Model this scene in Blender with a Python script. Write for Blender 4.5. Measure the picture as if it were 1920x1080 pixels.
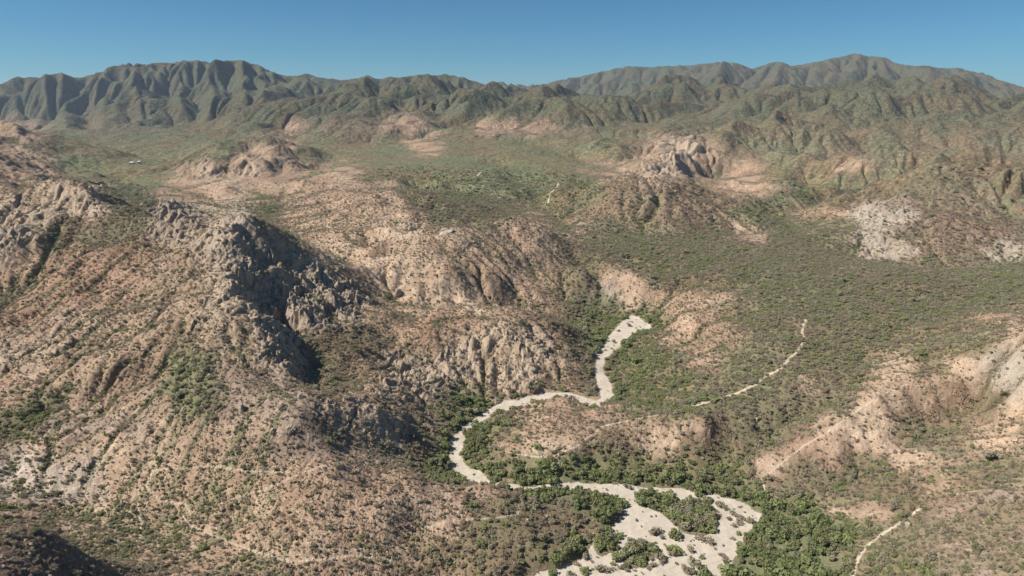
import bpy, math, random, time
import numpy as np
T0 = time.time()
for o in list(bpy.data.objects): bpy.data.objects.remove(o)
sc = bpy.context.scene
R = math.radians
# ------------------------------------------------------------------ camera
F_PX, HC, PITCH = 1280.0, 160.0, R(15.5)      # focal length for a 1920 px wide frame, height above the wash, tilt
cam_d = bpy.data.cameras.new('camera'); cam_d.sensor_width = 36.0; cam_d.lens = 24.0
cam_d.clip_start = 1.0; cam_d.clip_end = 60000.0
cam = bpy.data.objects.new('camera', cam_d); sc.collection.objects.link(cam)
cam.location = (0, 0, HC); cam.rotation_euler = (math.pi/2 - PITCH, 0, 0)
sc.camera = cam
# ------------------------------------------------------------------ sky and sun
SUN_AZ, SUN_EL = R(-101.0), R(46.0)            # azimuth from +Y towards +X: the sun stands to the left
world = bpy.data.worlds.new('World'); sc.world = world; world.use_nodes = True
wn = world.node_tree; wn.nodes.clear()
sky = wn.nodes.new('ShaderNodeTexSky'); sky.sky_type = 'NISHITA'; sky.sun_disc = False
sky.sun_elevation = SUN_EL; sky.sun_rotation = SUN_AZ; sky.altitude = 300.0
sky.air_density = 1.0; sky.dust_density = 0.1; sky.ozone_density = 4.0; sky.altitude = 2200.0
bg = wn.nodes.new('ShaderNodeBackground'); bg.inputs[1].default_value = 0.05
wo = wn.nodes.new('ShaderNodeOutputWorld')
tint = wn.nodes.new('ShaderNodeMix'); tint.data_type = 'RGBA'; tint.blend_type = 'MULTIPLY'; tint.inputs[0].default_value = 1.0
tint.inputs[7].default_value = (.38, .73, .86, 1); wn.links.new(sky.outputs[0], tint.inputs[6]); wn.links.new(tint.outputs[2], bg.inputs[0]); wn.links.new(bg.outputs[0], wo.inputs[0])
sun_d = bpy.data.lights.new('sun', 'SUN'); sun_d.energy = 4.0; sun_d.angle = R(0.5); sun_d.color = (1.0, 0.945, 0.86)
sun = bpy.data.objects.new('sun', sun_d); sc.collection.objects.link(sun)
sx, sy, sz = math.sin(SUN_AZ)*math.cos(SUN_EL), math.cos(SUN_AZ)*math.cos(SUN_EL), math.sin(SUN_EL)
from mathutils import Vector
sun.rotation_euler = Vector((sx, sy, sz)).to_track_quat('Z', 'Y').to_euler()
sun.location = (sx*300, sy*300, HC + sz*300)
vs = sc.view_settings; vs.view_transform = 'Standard'; vs.look = 'None'; vs.exposure = 0.83; vs.gamma = 1.0
sc.render.engine = "CYCLES"; sc.cycles.use_denoising = True
sc.cycles.max_bounces = 4; sc.cycles.diffuse_bounces = 3; sc.cycles.volume_bounces = 0; sc.cycles.transparent_max_bounces = 8
FINE = (0.0013, 0.0016)
# ------------------------------------------------------------------ survey: every height control point of the land
CT, ST = math.cos(PITCH), math.sin(PITCH)
def ray(px, py):
    x = (px - 960.0)/F_PX; y = (540.0 - py)/F_PX
    return x, CT + y*ST, -ST + y*CT
def pt_D(px, py, D):                      # forward distance D
    x, y, z = ray(px, py); t = D/y
    return x*t, D, HC + z*t
def pt_Z(px, py, Z):
    x, y, z = ray(px, py); t = (Z - HC)/z
    return x*t, y*t, Z
def pt_H(px, D, Z):                       # azimuth of px at distance D with height Z, hidden from view
    k = -(Z - HC); dep = D*CT + k*ST
    return (px - 960.0)/F_PX*dep, D, Z
# lines of points: "px,py,D" distance known / "px,py,zZ" height known / "px;D;Z" hidden
SURVEY = """
1000,1080,z0 1200,1080,z0 1370,1080,z0 1100,1020,z.2 1250,980,z.4 1400,960,z1 1300,920,z1 1150,930,z.6 1100,912,z1 1000,918,z1 960,920,z1.2 1200,1030,z0 1180,960,z.5
850,1090,z0 1000,1200,z-1 1300,1200,z-1 1500,1200,z0 700,1200,z4 400,1200,z20 1900,1200,z24 1700,1200,z14
865,890,z2 850,850,z2.3 865,815,z2.6 910,780,z3 950,757,z3.3 990,752,z3.5 1050;351;3.8 1110,762,z4 1130,740,z4.3 1125,700,z4.6 1130,670,z5 1160,635,z5.5 1190,605,z6 1150,592,z6.4 1110,594,z6.6
920;252;1.5 905;262;1.8
1100,930,z3 1165,960,z2.2 1130,1010,z2 1060,1055,z2.5 950,1065,z4 870,1060,z3.5 1000,970,z7 900,950,z10 800,925,z15 885,912,z9 905,906,z12 930,912,z8 840,900,z9 1050,940,z5 900,1010,z7 1000,1020,z6
770,905,z18 700,900,z20 760,1000,z9 600,925,z22 620,880,z27 650,960,z17 450,960,z17 300,980,z15 150,950,z17 0,900,z24 740,960,z15 500,1050,z14 650,1060,z11 350,1060,z16 400,900,z23 200,880,z24 500,870,z28
0,985,147 60,985,152 130,1018,156 200,1072,159 0,1080,122 90,1080,128 240,1150,140 170,1120,138 300,1120,z18 250,1040,z17
330;172;18 180;185;20 60;188;24 260;135;25
820,850,z5 780,870,z12 740,850,z16 700,830,z22 650,790,z31 700,765,z31 750,790,z21 760,820,z16 640,850,z26 560,850,z30 560,780,z40 600,740,z40
0,820,z29 70,780,z31 130,750,z33 0,760,z34 60,830,z28 200,800,z31 300,780,z36 400,800,z36 300,840,z29 130,850,z26
0,700,z37 60,650,z42 140,580,z52 200,540,z56 260,560,z56 200,640,z47 300,680,z46 400,700,z46 450,760,z40 150,720,z39 100,690,z40
0,640,z36 30,622,z38 90,590,z44 0,600,z43 50,560,z46 0,520,z54 100,480,z63 150,440,z72 200,420,450 50,430,445 0,460,z66 200,480,z68 300,500,z68 250,440,z78 330,560,z60 400,620,z56 400,560,z64 350,640,z52
430,425,z86 400,432,z84 440,460,z78 425,500,z71 450,540,z65 480,580,z58 510,630,z51 540,690,z44 560,712,z38 500,700,z43 460,660,z49 380,470,z76
470,470,399 500,510,391 520,560,374 555,600,357 600,635,345 575,585,372 490,490,398 650,668,335 700,710,318 740,740,305 780,790,z13 810,830,z8 575,690,z30 590,725,z30 620,745,z31 660,725,z26 540,640,352 510,590,360
440,432,404 480,445,410 520,455,418 560,470,428 600,488,436 640,510,441 680,535,446 720,560,449 745,566,452 
560,520,412 590,560,396 605,600,380 600,530,418 640,560,408 665,590,396 700,600,390 730,640,372 540,500,415 520,490,412 480,470,408
340,440,415 300,398,442 330,425,425 270,430,438 240,460,430 370,445,412 300,460,412
250,396,465 220,393,470 195,385,482 160,352,505 130,345,512 100,335,520 70,343,525 40,365,540 0,390,520 60,400,480 150,400,475 110,380,500 0,345,600 0,430,440 180,410,460
240;520;62 140;590;64 60;640;66 300;520;60 330;500;58 400;480;60 470;520;52 540;540;46 600;540;42 660;530;34 710;520;28
0,232,1150 40,240,1150 80,262,1130 110,290,1090 150,320,1030 180,345,900 0,280,1030 50,300,980 100,320,960 40,325,900 140,345,880 0,320,860 -60,260,1100
0;1500;76 60;1500;64 120;1350;58
760,580,z27 750,600,z28 800,575,z23 700,575,z29 780,620,z29 820,600,z29 760,660,z22 740,700,z19 800,690,z17 830,730,z12 860,760,z7 820,780,z9
900,600,z31 950,590,z32 1000,592,z29 1050,602,z23 860,625,z27 870,660,z20 900,690,z14 950,650,z22 1000,640,z21 990,690,z13 1040,660,z15 940,720,z8.5 1000,730,z7 1070,700,z9 1090,650,z11 1115,640,z6.5 1105,690,z5.5 1095,740,z5 1040,735,z5.5 1030,752,z7.5 1058,752,z8.5 1085,758,z7 970,742,z5 905,755,z5 870,780,z4.5
900,575,z22 850,565,z24 960,582,z12 1000;455;10 1060;452;8
960,405,575 930,415,570 880,430,560 830,425,545 800,450,z54 760,470,z49 700,485,z45 650,500,z42 1000,418,572 1030,440,566 1060,480,552 1090,510,535 1110,530,522
900,480,505 850,510,z41 800,530,z35 760,550,z30 700,545,z34 930,530,480 960,540,490 980,500,525 1000,550,487 1050,560,500 1110,575,z8 1060,530,520 1020,480,540 960,450,550 900,555,470 850,550,z28
880;600;48 960;640;44 1040;600;36 800;580;46 700;560;42
730,360,z70 700,372,z66 760,372,z66 790,388,z60 830,405,z56 640,395,z54 590,410,z50 540,425,z46 600,460,z44 660,450,z47 720,430,z54 760,440,z52 700,470,z44 560,450,z45
780;780;46 700;800;46 640;760;46 560;720;42
1130,495,z30 1160,505,z29 1200,505,z28 1215,530,z26 1140,520,z25 1140,545,z16 1165,560,z14 1190,570,z13 1210,590,z9 1170,582,z8 1100,500,z33
1250,560,z19 1300,590,z19 1350,600,z19 1400,600,z22 1250,610,z9 1230,650,z6 1200,700,z5 1180,750,z5 1250,720,z6.5 1300,660,z13 1330,640,z15 1280,640,z10 1200,630,z6 1350,690,z14 1300,740,z9 1250,765,z9 1380,660,z18
1250,450,z35 1200,430,z37 1100,425,z39 1150,470,z34 1220,490,z31 1300,500,z31 1400,500,z33 1400,450,z37 1300,440,z37 1500,470,z36 1500,550,z30 1400,550,z27 1600,500,z36 1600,560,z31 1700,520,z36 1800,530,z34 1900,525,z34 1700,560,z31 1850,560,z32 1920,590,z34 1800,600,z30 1600,620,z27 1500,600,z27 1500,650,z24 1550,640,z25
1510,605,z27 1495,650,z24 1470,690,z21 1400,733,z18 1350,750,z16 1300,765,z15 1200,780,z12 1060,775,z10 1000,765,z6 950,790,z7 900,830,z4.5 880,870,z3.5 1000,860,z6.5 1080,850,z8 1130,820,z10 1200,790,z12.5 1250,782,z14.5 1300,785,z17 1330,800,z16 1340,830,z9 1290,815,z12 1350,862,z3.5 1200,865,z3 1200,830,z7 1100,875,z3 1000,895,z2 920,895,z2 900,900,z2.4
1400,860,z5 1440,820,z8 1500,790,z13 1560,760,z18 1620,720,z22 1650,680,z24 1690,640,z25 1400,780,z15 1440,750,z18 1500,710,z22 1540,740,z20 1600,700,z24 1350,800,z13 1750,600,z29
1430,885,z4 1460,860,z8 1500,830,z14 1570,780,z23 1640,740,z29 1700,705,z32 1760,670,z34 1820,630,z36 1650,690,z26 1720,650,z31
1480,895,z5 1540,880,z8 1600,865,z10 1640,810,z19 1580,840,z15 1700,835,z14 1760,800,z18 1800,770,z22 1840,760,z25 1740,750,z26 1800,720,z31 1880,780,z26
1920,615,z52 1880,640,z48 1840,670,z44 1800,700,z37 1920,700,z48 1880,720,z40 1860,745,z32 1990,640,z60 1920,780,z34 1850,800,z27 1750,840,z20 1700,880,z14 1600,910,z6 1850,870,z25 1920,860,z31
1500,930,z3 1550,960,z3 1600,960,z7 1650,945,z12 1700,930,z14 1720,970,z14 1650,1000,z9 1600,1060,z7 1450,1050,z1 1500,1000,z2 1700,1040,z14 1800,950,z22 1800,1060,z21 1900,1000,z28 1920,1080,z28 1420,1000,z.8
1990,900,z36 2100,800,z48 2100,1000,z42 2150,600,z62 2200,1150,z45
1820,310,776 1795,326,760 1840,326,782 1750,345,735 1700,370,700 1650,400,665 1610,430,630 1585,455,600 1860,346,795 1880,364,805 1900,382,812 1925,400,820 1850,370,700 1880,400,680 1990,430,820 1880;900;46 1780;920;50 1850;860;52 1920;900;44 1720;880;50 1660;780;44 1620;740;40 1720,360,720 1680,384,690 1640,412,655 1700,430,605 1750,400,640 1800,400,649 1850,420,625 1650,450,592 1720,480,562 1760,498,549 1850,480,560 1900,500,530 1950,500,530 1800,470,572 1700,490,560 1900,440,600 1800,350,712 1800;900;60
1820;505;30 1700;540;29 1600;590;30 1900;500;31 1850;950;56 1920;1000;60 2050,350,z75
1740,298,1010 1680,325,1000 1780,320,1000 1600,360,960 1560,380,930 1500,400,880 1650,385,930 1700,350,960 1860,350,980 1920,390,900 2050,300,1200
1200,330,z74 1230,335,z74 1160,345,z70 1270,350,z66 1300,370,z58 1340,400,z46 1370,425,z37 1130,370,z60 1100,395,z46 1080,412,z40 1200,380,z58 1200,420,z41 1300,420,z41 1250,400,z50 1150,410,z44
1230;950;40 1300;900;34 1150;900;40 1370;800;30
1380,415,z40 1440,440,z36 1390,432,z34 1420,390,z27 1440,380,z28 1480,350,z34 1500,300,z55 1390,380,z32 1360,360,z34 1520,420,z33 1500,440,z33 1560,420,z38 1450,420,z27
1460,240,1500 1430,255,1480 1482,252,1560 1500,268,1580 1520,288,1540 1480,270,1440 1400,280,1400 1360,300,1300 1320,320,1200 1290,345,1080 1500,290,1400 1450,300,1300 1430,330,1120 1400,345,1050 1440,345,1050 1490,350,1050 1530,270,1500 1560,250,1600 1600,270,1500 1600,310,1250 1540,340,1080 1650,290,1400
1330,360,1000 1400;1000;36 1500;1700;95 1420;1700;95
1230,268,1300 1200,275,1280 1260,280,1280 1290,300,1220 1300,340,1080 1240,310,1180 1190,300,1200 1130,300,1200 1150,285,1250 1090,320,1080 1150,325,1050 1230,330,1020 1300,260,1500 1350,250,1550 1230;1500;72 1130;1500;70
1340,165,2700 1300,185,2500 1250,215,2200 1200,240,1950 1300,230,1900 1350,205,2300 1380,215,2100 1400,170,2700 1430,185,2500 1530,180,2050 1480,200,2000 1500,225,1800 1560,215,1800 1600,200,2000 1590,245,1650 1640,200,2000 1690,168,2150 1660,185,2100 1720,180,2100 1740,230,1800 1680,240,1700 1770,205,2000 1800,230,1800 1860,205,1900 1840,240,1700 1900,215,1900 1920,240,1700 1900,290,1400 1850,290,1400 1780,280,1450 1720,270,1500 2050,200,2000
1500;2600;112 1650;2700;112 1800;2500;100 1400;3100;150 1900;2500;90 1560;1150;48 1640;1250;52
1000,163,5400 1040,155,5400 1080,149,5400 1120,138,5400 1180,127,5300 1240,126,5300 1290,124,5200 1330,120,5100 1360,117,5000 1385,122,5000 1410,130,4900 1435,122,4900 1460,116,4900 1485,125,4900 1500,124,4800 1540,116,4700 1575,110,4600 1610,104,4500 1640,110,4500 1670,120,4500 1700,128,4500 1735,126,4500 1770,130,4500 1810,135,4500 1850,145,4500 1890,157,4500 1920,168,4500 2000,190,4500 2150,200,4500
1100,170,4400 1200,150,4400 1300,150,4200 1400,150,4000 1500,150,3800 1600,140,3800 1640,165,3300 1700,155,3700 1800,160,3600 1900,185,3300 1550,165,3400 1450,160,3600 1100,190,3300 1200,180,3300 1000,185,3500 1050,175,4400 1150,205,2700 1300,170,3300 1750,175,3200 1850,185,3200
0,160,4000 25,150,4000 50,147,3950 80,146,3900 110,140,3900 145,150,3900 160,149,3900 180,142,3800 210,130,3700 250,122,3700 275,127,3650 310,123,3600 350,119,3600 380,122,3600 420,121,3600 445,118,3500 465,117,3500 480,124,3500 520,140,3600 545,145,3600 575,139,3600 600,146,3600 640,152,3600 -100,165,4200 -300,170,4200
665,148,3200 688,142,3200 710,148,3200 750,149,3300 775,144,3300 850,143,3300 880,150,3300 915,162,3300 
930,157,9000 900,158,9000 970,161,9000 1000,164,9000 850;9500;330 1050;9500;330
0,232,2500 100,245,2350 200,250,2200 300,235,2350 400,238,2300 500,235,2200 0,200,3000 100,200,3000 200,190,3000 300,190,2900 400,190,2800 480,180,2900 550,180,2800 600,200,2500 650,180,2900 640,215,2300
690,170,3000 750,175,2900 800,175,2900 850,170,3000 900,180,2800 930,180,2700 720,180,2600
60;1500;66 0;1800;70 0;5500;200 300;5500;200 600;5500;200 800;5500;160 920;5500;120 960;7000;150 
620,215,1950 600,225,1900 660,200,2000 700,190,2050 740,192,2050 790,190,2100 850,190,2200 640,240,1750 700,225,1850 720,240,1750 760,265,1600 700,270,1570 780,220,1950 830,220,1950 830,240,1800 820,260,1650 870,240,1800 540,240,1850 560,250,1750
760;2400;100 850;2500;105
920,215,1950 960,208,2000 1000,200,2050 1060,205,2050 1100,212,2000 1130,222,1900 900,230,1850 950,245,1700 1000,225,1850 1030,245,1700 1080,245,1700 1120,240,1780 900,252,1620 1020,258,1560 1100,262,1500 900,200,2300 970,195,2400 1120;2300;100
100,300,z56 200,300,z52 300,300,z52 150,270,z60 300,270,z62 450,260,z66 550,265,z63 250,340,z45 200,340,z46 120,330,z50 400,250,z70 250,250,z66 100,260,z66
330,325,z52 350,300,z62 380,292,z70 420,285,z76 470,270,z84 500,275,z80 540,292,z70 380,320,z56 440,320,z56 500,320,z56 560,310,z56 600,300,z56 600,330,z52 440,300,z68 620,285,z60 500,300,z68
300,340,z46 400,345,z46 500,345,z47 450,360,z43 560,345,z49 545,360,z42 650,325,z56 600,350,z48 700,340,z52 620,380,z43 550,375,z42 480,385,z40 430,400,z42 350,380,z43 300,370,z43 250,365,z46 400,370,z38 500,405,z38 350,400,z40 660,360,z48
650,290,z61 700,285,z62 750,305,z58 700,310,z56 800,320,z55 800,295,z60 900,290,z62 900,320,z55 850,305,z59 950,280,z66 1000,270,z68 1050,285,z62 1100,290,z60 1000,300,z58 1080,330,z50 1050,310,z56
780,335,z52 840,340,z51 900,345,z49 940,355,z46 780,346,z45 850,350,z45 920,358,z43 750,350,z48 850,380,z43 800,365,z46 900,390,z42 950,400,z41 960,370,z40 1000,370,z36 960,340,z42 930,310,z50 990,350,z42 1040,360,z40 1030,385,z36 1060,400,z36 1080,380,z42 1000,400,z39 1040,340,z47 1100,350,z50
800;4200;190 300;3100;180
"""
P = []
for tok in SURVEY.split():
    if ';' in tok:
        a, b, c = (float(q) for q in tok.split(';')); P.append(pt_H(a, b, c))
    else:
        a, b, c = tok.split(',')
        P.append(pt_Z(float(a), float(b), float(c[1:])) if c[0] == 'z' else pt_D(float(a), float(b), float(c)))
P = np.array(P)
# the land is surveyed in azimuth u = atan(x/y) and log distance w = ln r; heights scale with distance as q = z/r
pu = np.arctan2(P[:, 0], P[:, 1]); prr = np.hypot(P[:, 0], P[:, 1]); pw = np.log(prr); pq = P[:, 2]/prr
U0, U1, W0, W1 = -0.96, 0.96, math.log(60.0), math.log(11000.0)
def rbf(xu, xw, yu, yw, val, eps=0.006, lam=2e-4):
    d = np.sqrt((xu[:, None]-xu[None])**2 + (xw[:, None]-xw[None])**2 + eps*eps)
    n = len(xu); K = -d + 0; K[np.arange(n), np.arange(n)] -= -0
    A = np.zeros((n+3, n+3)); A[:n, :n] = d - lam*np.eye(n)*1.0
    A[:n, n] = A[n, :n] = 1; A[:n, n+1] = A[n+1, :n] = xu; A[:n, n+2] = A[n+2, :n] = xw
    c = np.linalg.solve(A, np.concatenate([val, np.zeros(3)]))
    out = np.empty(yu.size); yu_, yw_ = yu.ravel(), yw.ravel()
    for i in range(0, yu_.size, 20000):
        a, b = yu_[i:i+20000], yw_[i:i+20000]
        dd = np.sqrt((a[:, None]-xu[None])**2 + (b[:, None]-xw[None])**2 + eps*eps)
        out[i:i+20000] = dd@c[:n] + c[n] + c[n+1]*a + c[n+2]*b
    return out.reshape(yu.shape)
DC = 0.008; DG = 0.004
cu = np.arange(U0, U1+DC, DC); cw = np.arange(W0, W1+DC, DC)
QB = rbf(pu, pw, *np.meshgrid(cu, cw), pq)
def resample(G, g_u, g_w, nu, nw):        # separable Catmull-Rom: G on axes (g_w rows, g_u columns) to new axes
    def mat(src, dst):
        h = src[1]-src[0]; t = (dst-src[0])/h; i = np.clip(np.floor(t).astype(int), 0, len(src)-2); f = t-i
        w = [-.5*f+f*f-.5*f**3, 1-2.5*f*f+1.5*f**3, .5*f+2*f*f-1.5*f**3, -.5*f*f+.5*f**3]
        return [np.clip(i+k-1, 0, len(src)-1) for k in range(4)], w
    iu, fu = mat(g_u, nu); iw, fw = mat(g_w, nw)
    A = sum(G[:, iu[k]]*fu[k][None] for k in range(4))
    return sum(A[iw[k]]*fw[k][:, None] for k in range(4))
# ------------------------------------------------------------------ noise
def _h(ix, iy, seed):
    n = (ix.astype(np.int64)*374761393 + iy.astype(np.int64)*668265263 + seed*974634777) & 0xffffffff
    n = ((n ^ (n >> 13))*1274126177) & 0xffffffff
    return ((n ^ (n >> 16)) & 0xffff)/65536.0
def gnoise(x, y, seed=0):                 # gradient noise, about -1..1
    ix = np.floor(x); iy = np.floor(y); fx = (x-ix).astype(np.float32); fy = (y-iy).astype(np.float32)
    ix = ix.astype(np.int64); iy = iy.astype(np.int64)
    sxx = fx*fx*fx*(fx*(fx*6-15)+10); syy = fy*fy*fy*(fy*(fy*6-15)+10)
    def g(dx, dy):
        a = (_h(ix+dx, iy+dy, seed)*6.2831853).astype(np.float32)
        return np.cos(a)*(fx-dx) + np.sin(a)*(fy-dy)
    n0 = g(0, 0)*(1-sxx)+g(1, 0)*sxx; n1 = g(0, 1)*(1-sxx)+g(1, 1)*sxx
    return (n0*(1-syy)+n1*syy)*1.5
def fbm(x, y, seed, octs, gain=0.5, ridged=False):
    s = 0; a = 1.0; tot = 0
    for k in range(octs):
        n = gnoise(x*2.03**k + 17.3*k, y*2.03**k - 9.1*k, seed+k)
        if ridged: n = 1-2*np.abs(n)
        s = s + a*n; tot += a; a *= gain
    return s/tot
def smooth(G, n):
    for _ in range(n):
        G = np.pad(G, 1, mode='edge'); G = (G[:-2]+2*G[1:-1]+G[2:])/4; G = (G[:, :-2]+2*G[:, 1:-1]+G[:, 2:])/4
    return G
def sstep(a, b, x):
    t = np.clip((x-a)/(b-a), 0, 1); return t*t*(3-2*t)
# ------------------------------------------------------------------ rain carves gullies into the surveyed land
gu = np.arange(U0, U1, DG); gw = np.arange(W0, W1, DG)
q0 = resample(QB, cu, cw, gu, gw).astype(np.float32)
q0 = smooth(q0, 2)
UU, WW = np.meshgrid(gu, gw); RR = np.exp(WW).astype(np.float32)
def steep(q):                             # local slope of the land
    r_ = RR
    z = q*r_; gy = np.gradient(z, axis=0)/(r_*DG); gx = np.gradient(z, axis=1)/(r_*DG)
    return np.hypot(gx, gy)
s0 = smooth(steep(q0), 6)
band = (sstep(math.log(1150), math.log(1500), WW)*(1-sstep(math.log(2500), math.log(3100), WW))).astype(np.float32)
hill = np.maximum(sstep(0.06, 0.30, s0), .3*band)
rng = np.random.default_rng(5)
wu = UU + 0.02*fbm(UU/0.07, WW/0.07, 71, 3); wwp = WW + 0.02*fbm(UU/0.07, WW/0.07, 81, 3)
calm = 1-sstep(math.log(255), math.log(330), WW)
far = sstep(math.log(1300), math.log(2200), WW).astype(np.float32)
st_a = (wu*0.86 - wwp*0.50); st_b = (wu*0.50 + wwp*0.86)          # spurs of the far ranges run down to the left
spur = fbm(st_a/0.055, st_b/0.22, 91, 4, 0.5, True)
n1 = fbm(wu/0.11, wwp/0.11, 11, 6, 0.55, True); n2 = fbm(wu/0.045, wwp/0.045, 21, 5, 0.6)
mid = sstep(math.log(620), math.log(1300), WW).astype(np.float32)
spur2 = fbm(st_a/0.11, st_b/0.40, 191, 3, 0.5, True)
n1r = fbm(wu/0.13, wwp/0.13, 12, 6, 0.55, True)
quiet = np.ones_like(hill)
for px_, D_f, r_q in ((920, 1130, .16), (760, 1150, .16), (1040, 1000, .12), (200, 1250, .16), (150, 1050, .08), (480, 1700, .2), (250, 1800, .2)):
    quiet = quiet*(1-.72*np.exp(-((UU-math.atan((px_-960)/F_PX))**2+(WW-math.log(D_f))**2)/(r_q*r_q)))
hill = hill*quiet
amp = sstep(0.04, 0.22, s0)*quiet; ampf = sstep(0.02, 0.11, s0); spur3 = fbm((wu*0.8-wwp*0.6)/0.075, (wu*0.6+wwp*0.8)/0.20, 291, 4, 0.5, True)
q = q0 + (1-.6*calm)*amp*((0.012+0.002*mid)*n1 + (0.0045+0.004*mid)*n2 + 0.018*mid*n1r) + ampf*far*(0.012*spur + 0.014*spur2) + amp*mid*(1-far)*0.020*spur3 + band*(1-amp)*(0.0045*n1r + 0.0045*n1) + 0.0010*fbm(UU/0.03, WW/0.03, 31, 3)
q = q.astype(np.float32); qr = q.copy()
EV = np.clip(0.55+0.9*fbm(UU/0.06, WW/0.06, 131, 3), 0.08, 1.3).astype(np.float32)   # soft and hard rock
EV = EV*(0.45+0.55*far)*(1-.8*calm)
z = (q*RR).astype(np.float32); cell = (RR*DG).astype(np.float32)
A = np.ones_like(z); NB = [(-1,-1),(-1,0),(-1,1),(0,-1),(0,1),(1,-1),(1,0),(1,1)]
H_, W_ = z.shape
def sh(G, dy, dx, fill=None):
    o = np.empty_like(G) ; o[:] = G if fill is None else fill
    ys, yd = (slice(max(dy,0), H_+min(dy,0)), slice(max(-dy,0), H_+min(-dy,0)))
    xs, xd = (slice(max(dx,0), W_+min(dx,0)), slice(max(-dx,0), W_+min(-dx,0)))
    o[yd, xd] = G[ys, xs]; return o
NIT = 90
for it in range(NIT):
    S = []; tot = np.full_like(z, 1e-9); smax = np.zeros_like(z)
    for dy, dx in NB:
        s = np.maximum(0, (z - sh(z, dy, dx)))/(cell*math.hypot(dy, dx)); smax = np.maximum(smax, s); s = s*s; S.append(s); tot += s
    An = np.ones_like(z)
    Af = A/tot
    for (dy, dx), s in zip(NB, S):
        An += sh(Af*s, -dy, -dx, 0.0)
    A = np.minimum(An, 3000)
    er = EV*0.035*np.power(np.minimum(A, 900), 0.55)*smax*cell*(0.15+0.85*hill)
    er = np.minimum(er, 0.35*smax*cell)
    z = z - er
    if it % 2 == 0:
        zp = np.pad(z, 1, mode='edge'); lap = (zp[:-2,1:-1]+zp[2:,1:-1]+zp[1:-1,:-2]+zp[1:-1,2:]-4*z)
        z = z + 0.035*lap
    if it % 5 == 4:                       # the land as surveyed keeps its large forms
        dq = smooth(qr - z/RR, 14); z = z + 0.30*dq*RR
flow = np.log(smooth(A, 1)+1)
dq = qr - z/RR
LK = smooth(dq, 10)
qe = z/RR + LK
wt = 0.25+0.75*hill
qe = qr*(1-wt) + qe*wt

def pin(Qg, sig):                         # bring the carved land back to the surveyed points
    ci = np.clip(np.round((pu-U0)/DG).astype(int), 0, W_-1); cj = np.clip(np.round((pw-W0)/DG).astype(int), 0, H_-1)
    num = np.zeros_like(Qg); den = np.full_like(Qg, 0.35); k = int(3*sig/DG)
    for i, j, v in zip(cj, ci, pq):
        if i <= 0 or j <= 0 or i >= H_-1 or j >= W_-1: continue
        e = v-Qg[i, j]; a0, a1, b0, b1 = max(i-k, 0), min(i+k+1, H_), max(j-k, 0), min(j+k+1, W_)
        g = np.exp(-((gw[a0:a1, None]-gw[i])**2+(gu[None, b0:b1]-gu[j])**2)/(2*sig*sig))
        num[a0:a1, b0:b1] += g*e; den[a0:a1, b0:b1] += g
    return Qg + (num/den).astype(np.float32)
qe = pin(pin(qe, 0.022), 0.012)

SKY = [float(v) for v in """-300 172 -100 165 0 160 25 150 50 147 80 146 110 140 145 150 160 149 180 142 210 130 250 122 275 127 310 123 350 119 380 122 420 121 445 118 465 117 480 124 520 140
545 145 575 139 600 146 640 152 665 148 688 142 710 148 750 149 775 144 850 143 880 150 910 160 930 157 950 160 970 161 1000 165 1040 155 1080 149 1120 138 1180 127 1210 128 1240 126 1290 124 1330 120 1360 117 1385 122
1410 130 1435 122 1460 116 1485 125 1500 124 1540 116 1575 110 1610 104 1640 110 1670 120 1700 128 1735 126 1770 130 1810 135 1850 145 1890 157 1920 168 2000 180 2150 190""".split()]
kx, ky, kz = ray(np.array(SKY[::2]), np.array(SKY[1::2]))
e_sky = np.interp(gu, np.arctan2(kx, ky), kz/np.hypot(kx, ky))
e_all = qe - HC/RR; rise = sstep(math.log(2300), math.log(3150), WW)
e_max = np.where(WW > math.log(2700), e_all, -1).max(0)
qe = qe + rise*(e_sky-e_max)[None].astype(np.float32)
# ------------------------------------------------------------------ finer rain gullies on the middle and far hills
DG2 = 0.0022; kw = np.searchsorted(gw, math.log(620.0))
g2u = np.arange(U0, gu[-1], DG2); g2w = np.arange(gw[kw], gw[-1], DG2)
q2 = resample(qe.astype(np.float32), gu, gw, g2u, g2w).astype(np.float32)
UU2, WW2 = np.meshgrid(g2u, g2w); RR2 = np.exp(WW2).astype(np.float32)
hill2 = resample(hill.astype(np.float32), gu, gw, g2u, g2w)
q2 = q2 + (hill2*(0.0032*fbm(UU2/0.022, WW2/0.022, 801, 4, .6) + 0.0036*fbm((UU2*.8-WW2*.6)/0.024, (UU2*.6+WW2*.8)/0.055, 811, 3, .5, True))).astype(np.float32)
qr2 = q2.copy(); z2 = (q2*RR2).astype(np.float32); c2 = (RR2*DG2).astype(np.float32)
H_, W_ = z2.shape; A2 = np.ones_like(z2)
EV2 = np.clip(0.7+0.8*fbm(UU2/0.05, WW2/0.05, 821, 3), 0.15, 1.4).astype(np.float32)
for it in range(46):
    S = []; tot = np.full_like(z2, 1e-9); smax = np.zeros_like(z2)
    for dy, dx in NB:
        s = np.maximum(0, (z2 - sh(z2, dy, dx)))/(c2*math.hypot(dy, dx)); smax = np.maximum(smax, s); s = s*s; S.append(s); tot += s
    An = np.ones_like(z2); Af = A2/tot
    for (dy, dx), s in zip(NB, S): An += sh(Af*s, -dy, -dx, 0.0)
    A2 = np.minimum(An, 3000)
    z2 = z2 - np.minimum(EV2*0.045*np.power(np.minimum(A2, 600), 0.55)*smax*c2*(0.1+0.9*hill2), 0.4*smax*c2)
    if it % 2 == 0:
        zp = np.pad(z2, 1, mode='edge'); z2 = z2 + 0.03*(zp[:-2, 1:-1]+zp[2:, 1:-1]+zp[1:-1, :-2]+zp[1:-1, 2:]-4*z2)
    if it % 6 == 5: z2 = z2 + 0.3*smooth(qr2 - z2/RR2, 12)*RR2
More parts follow.
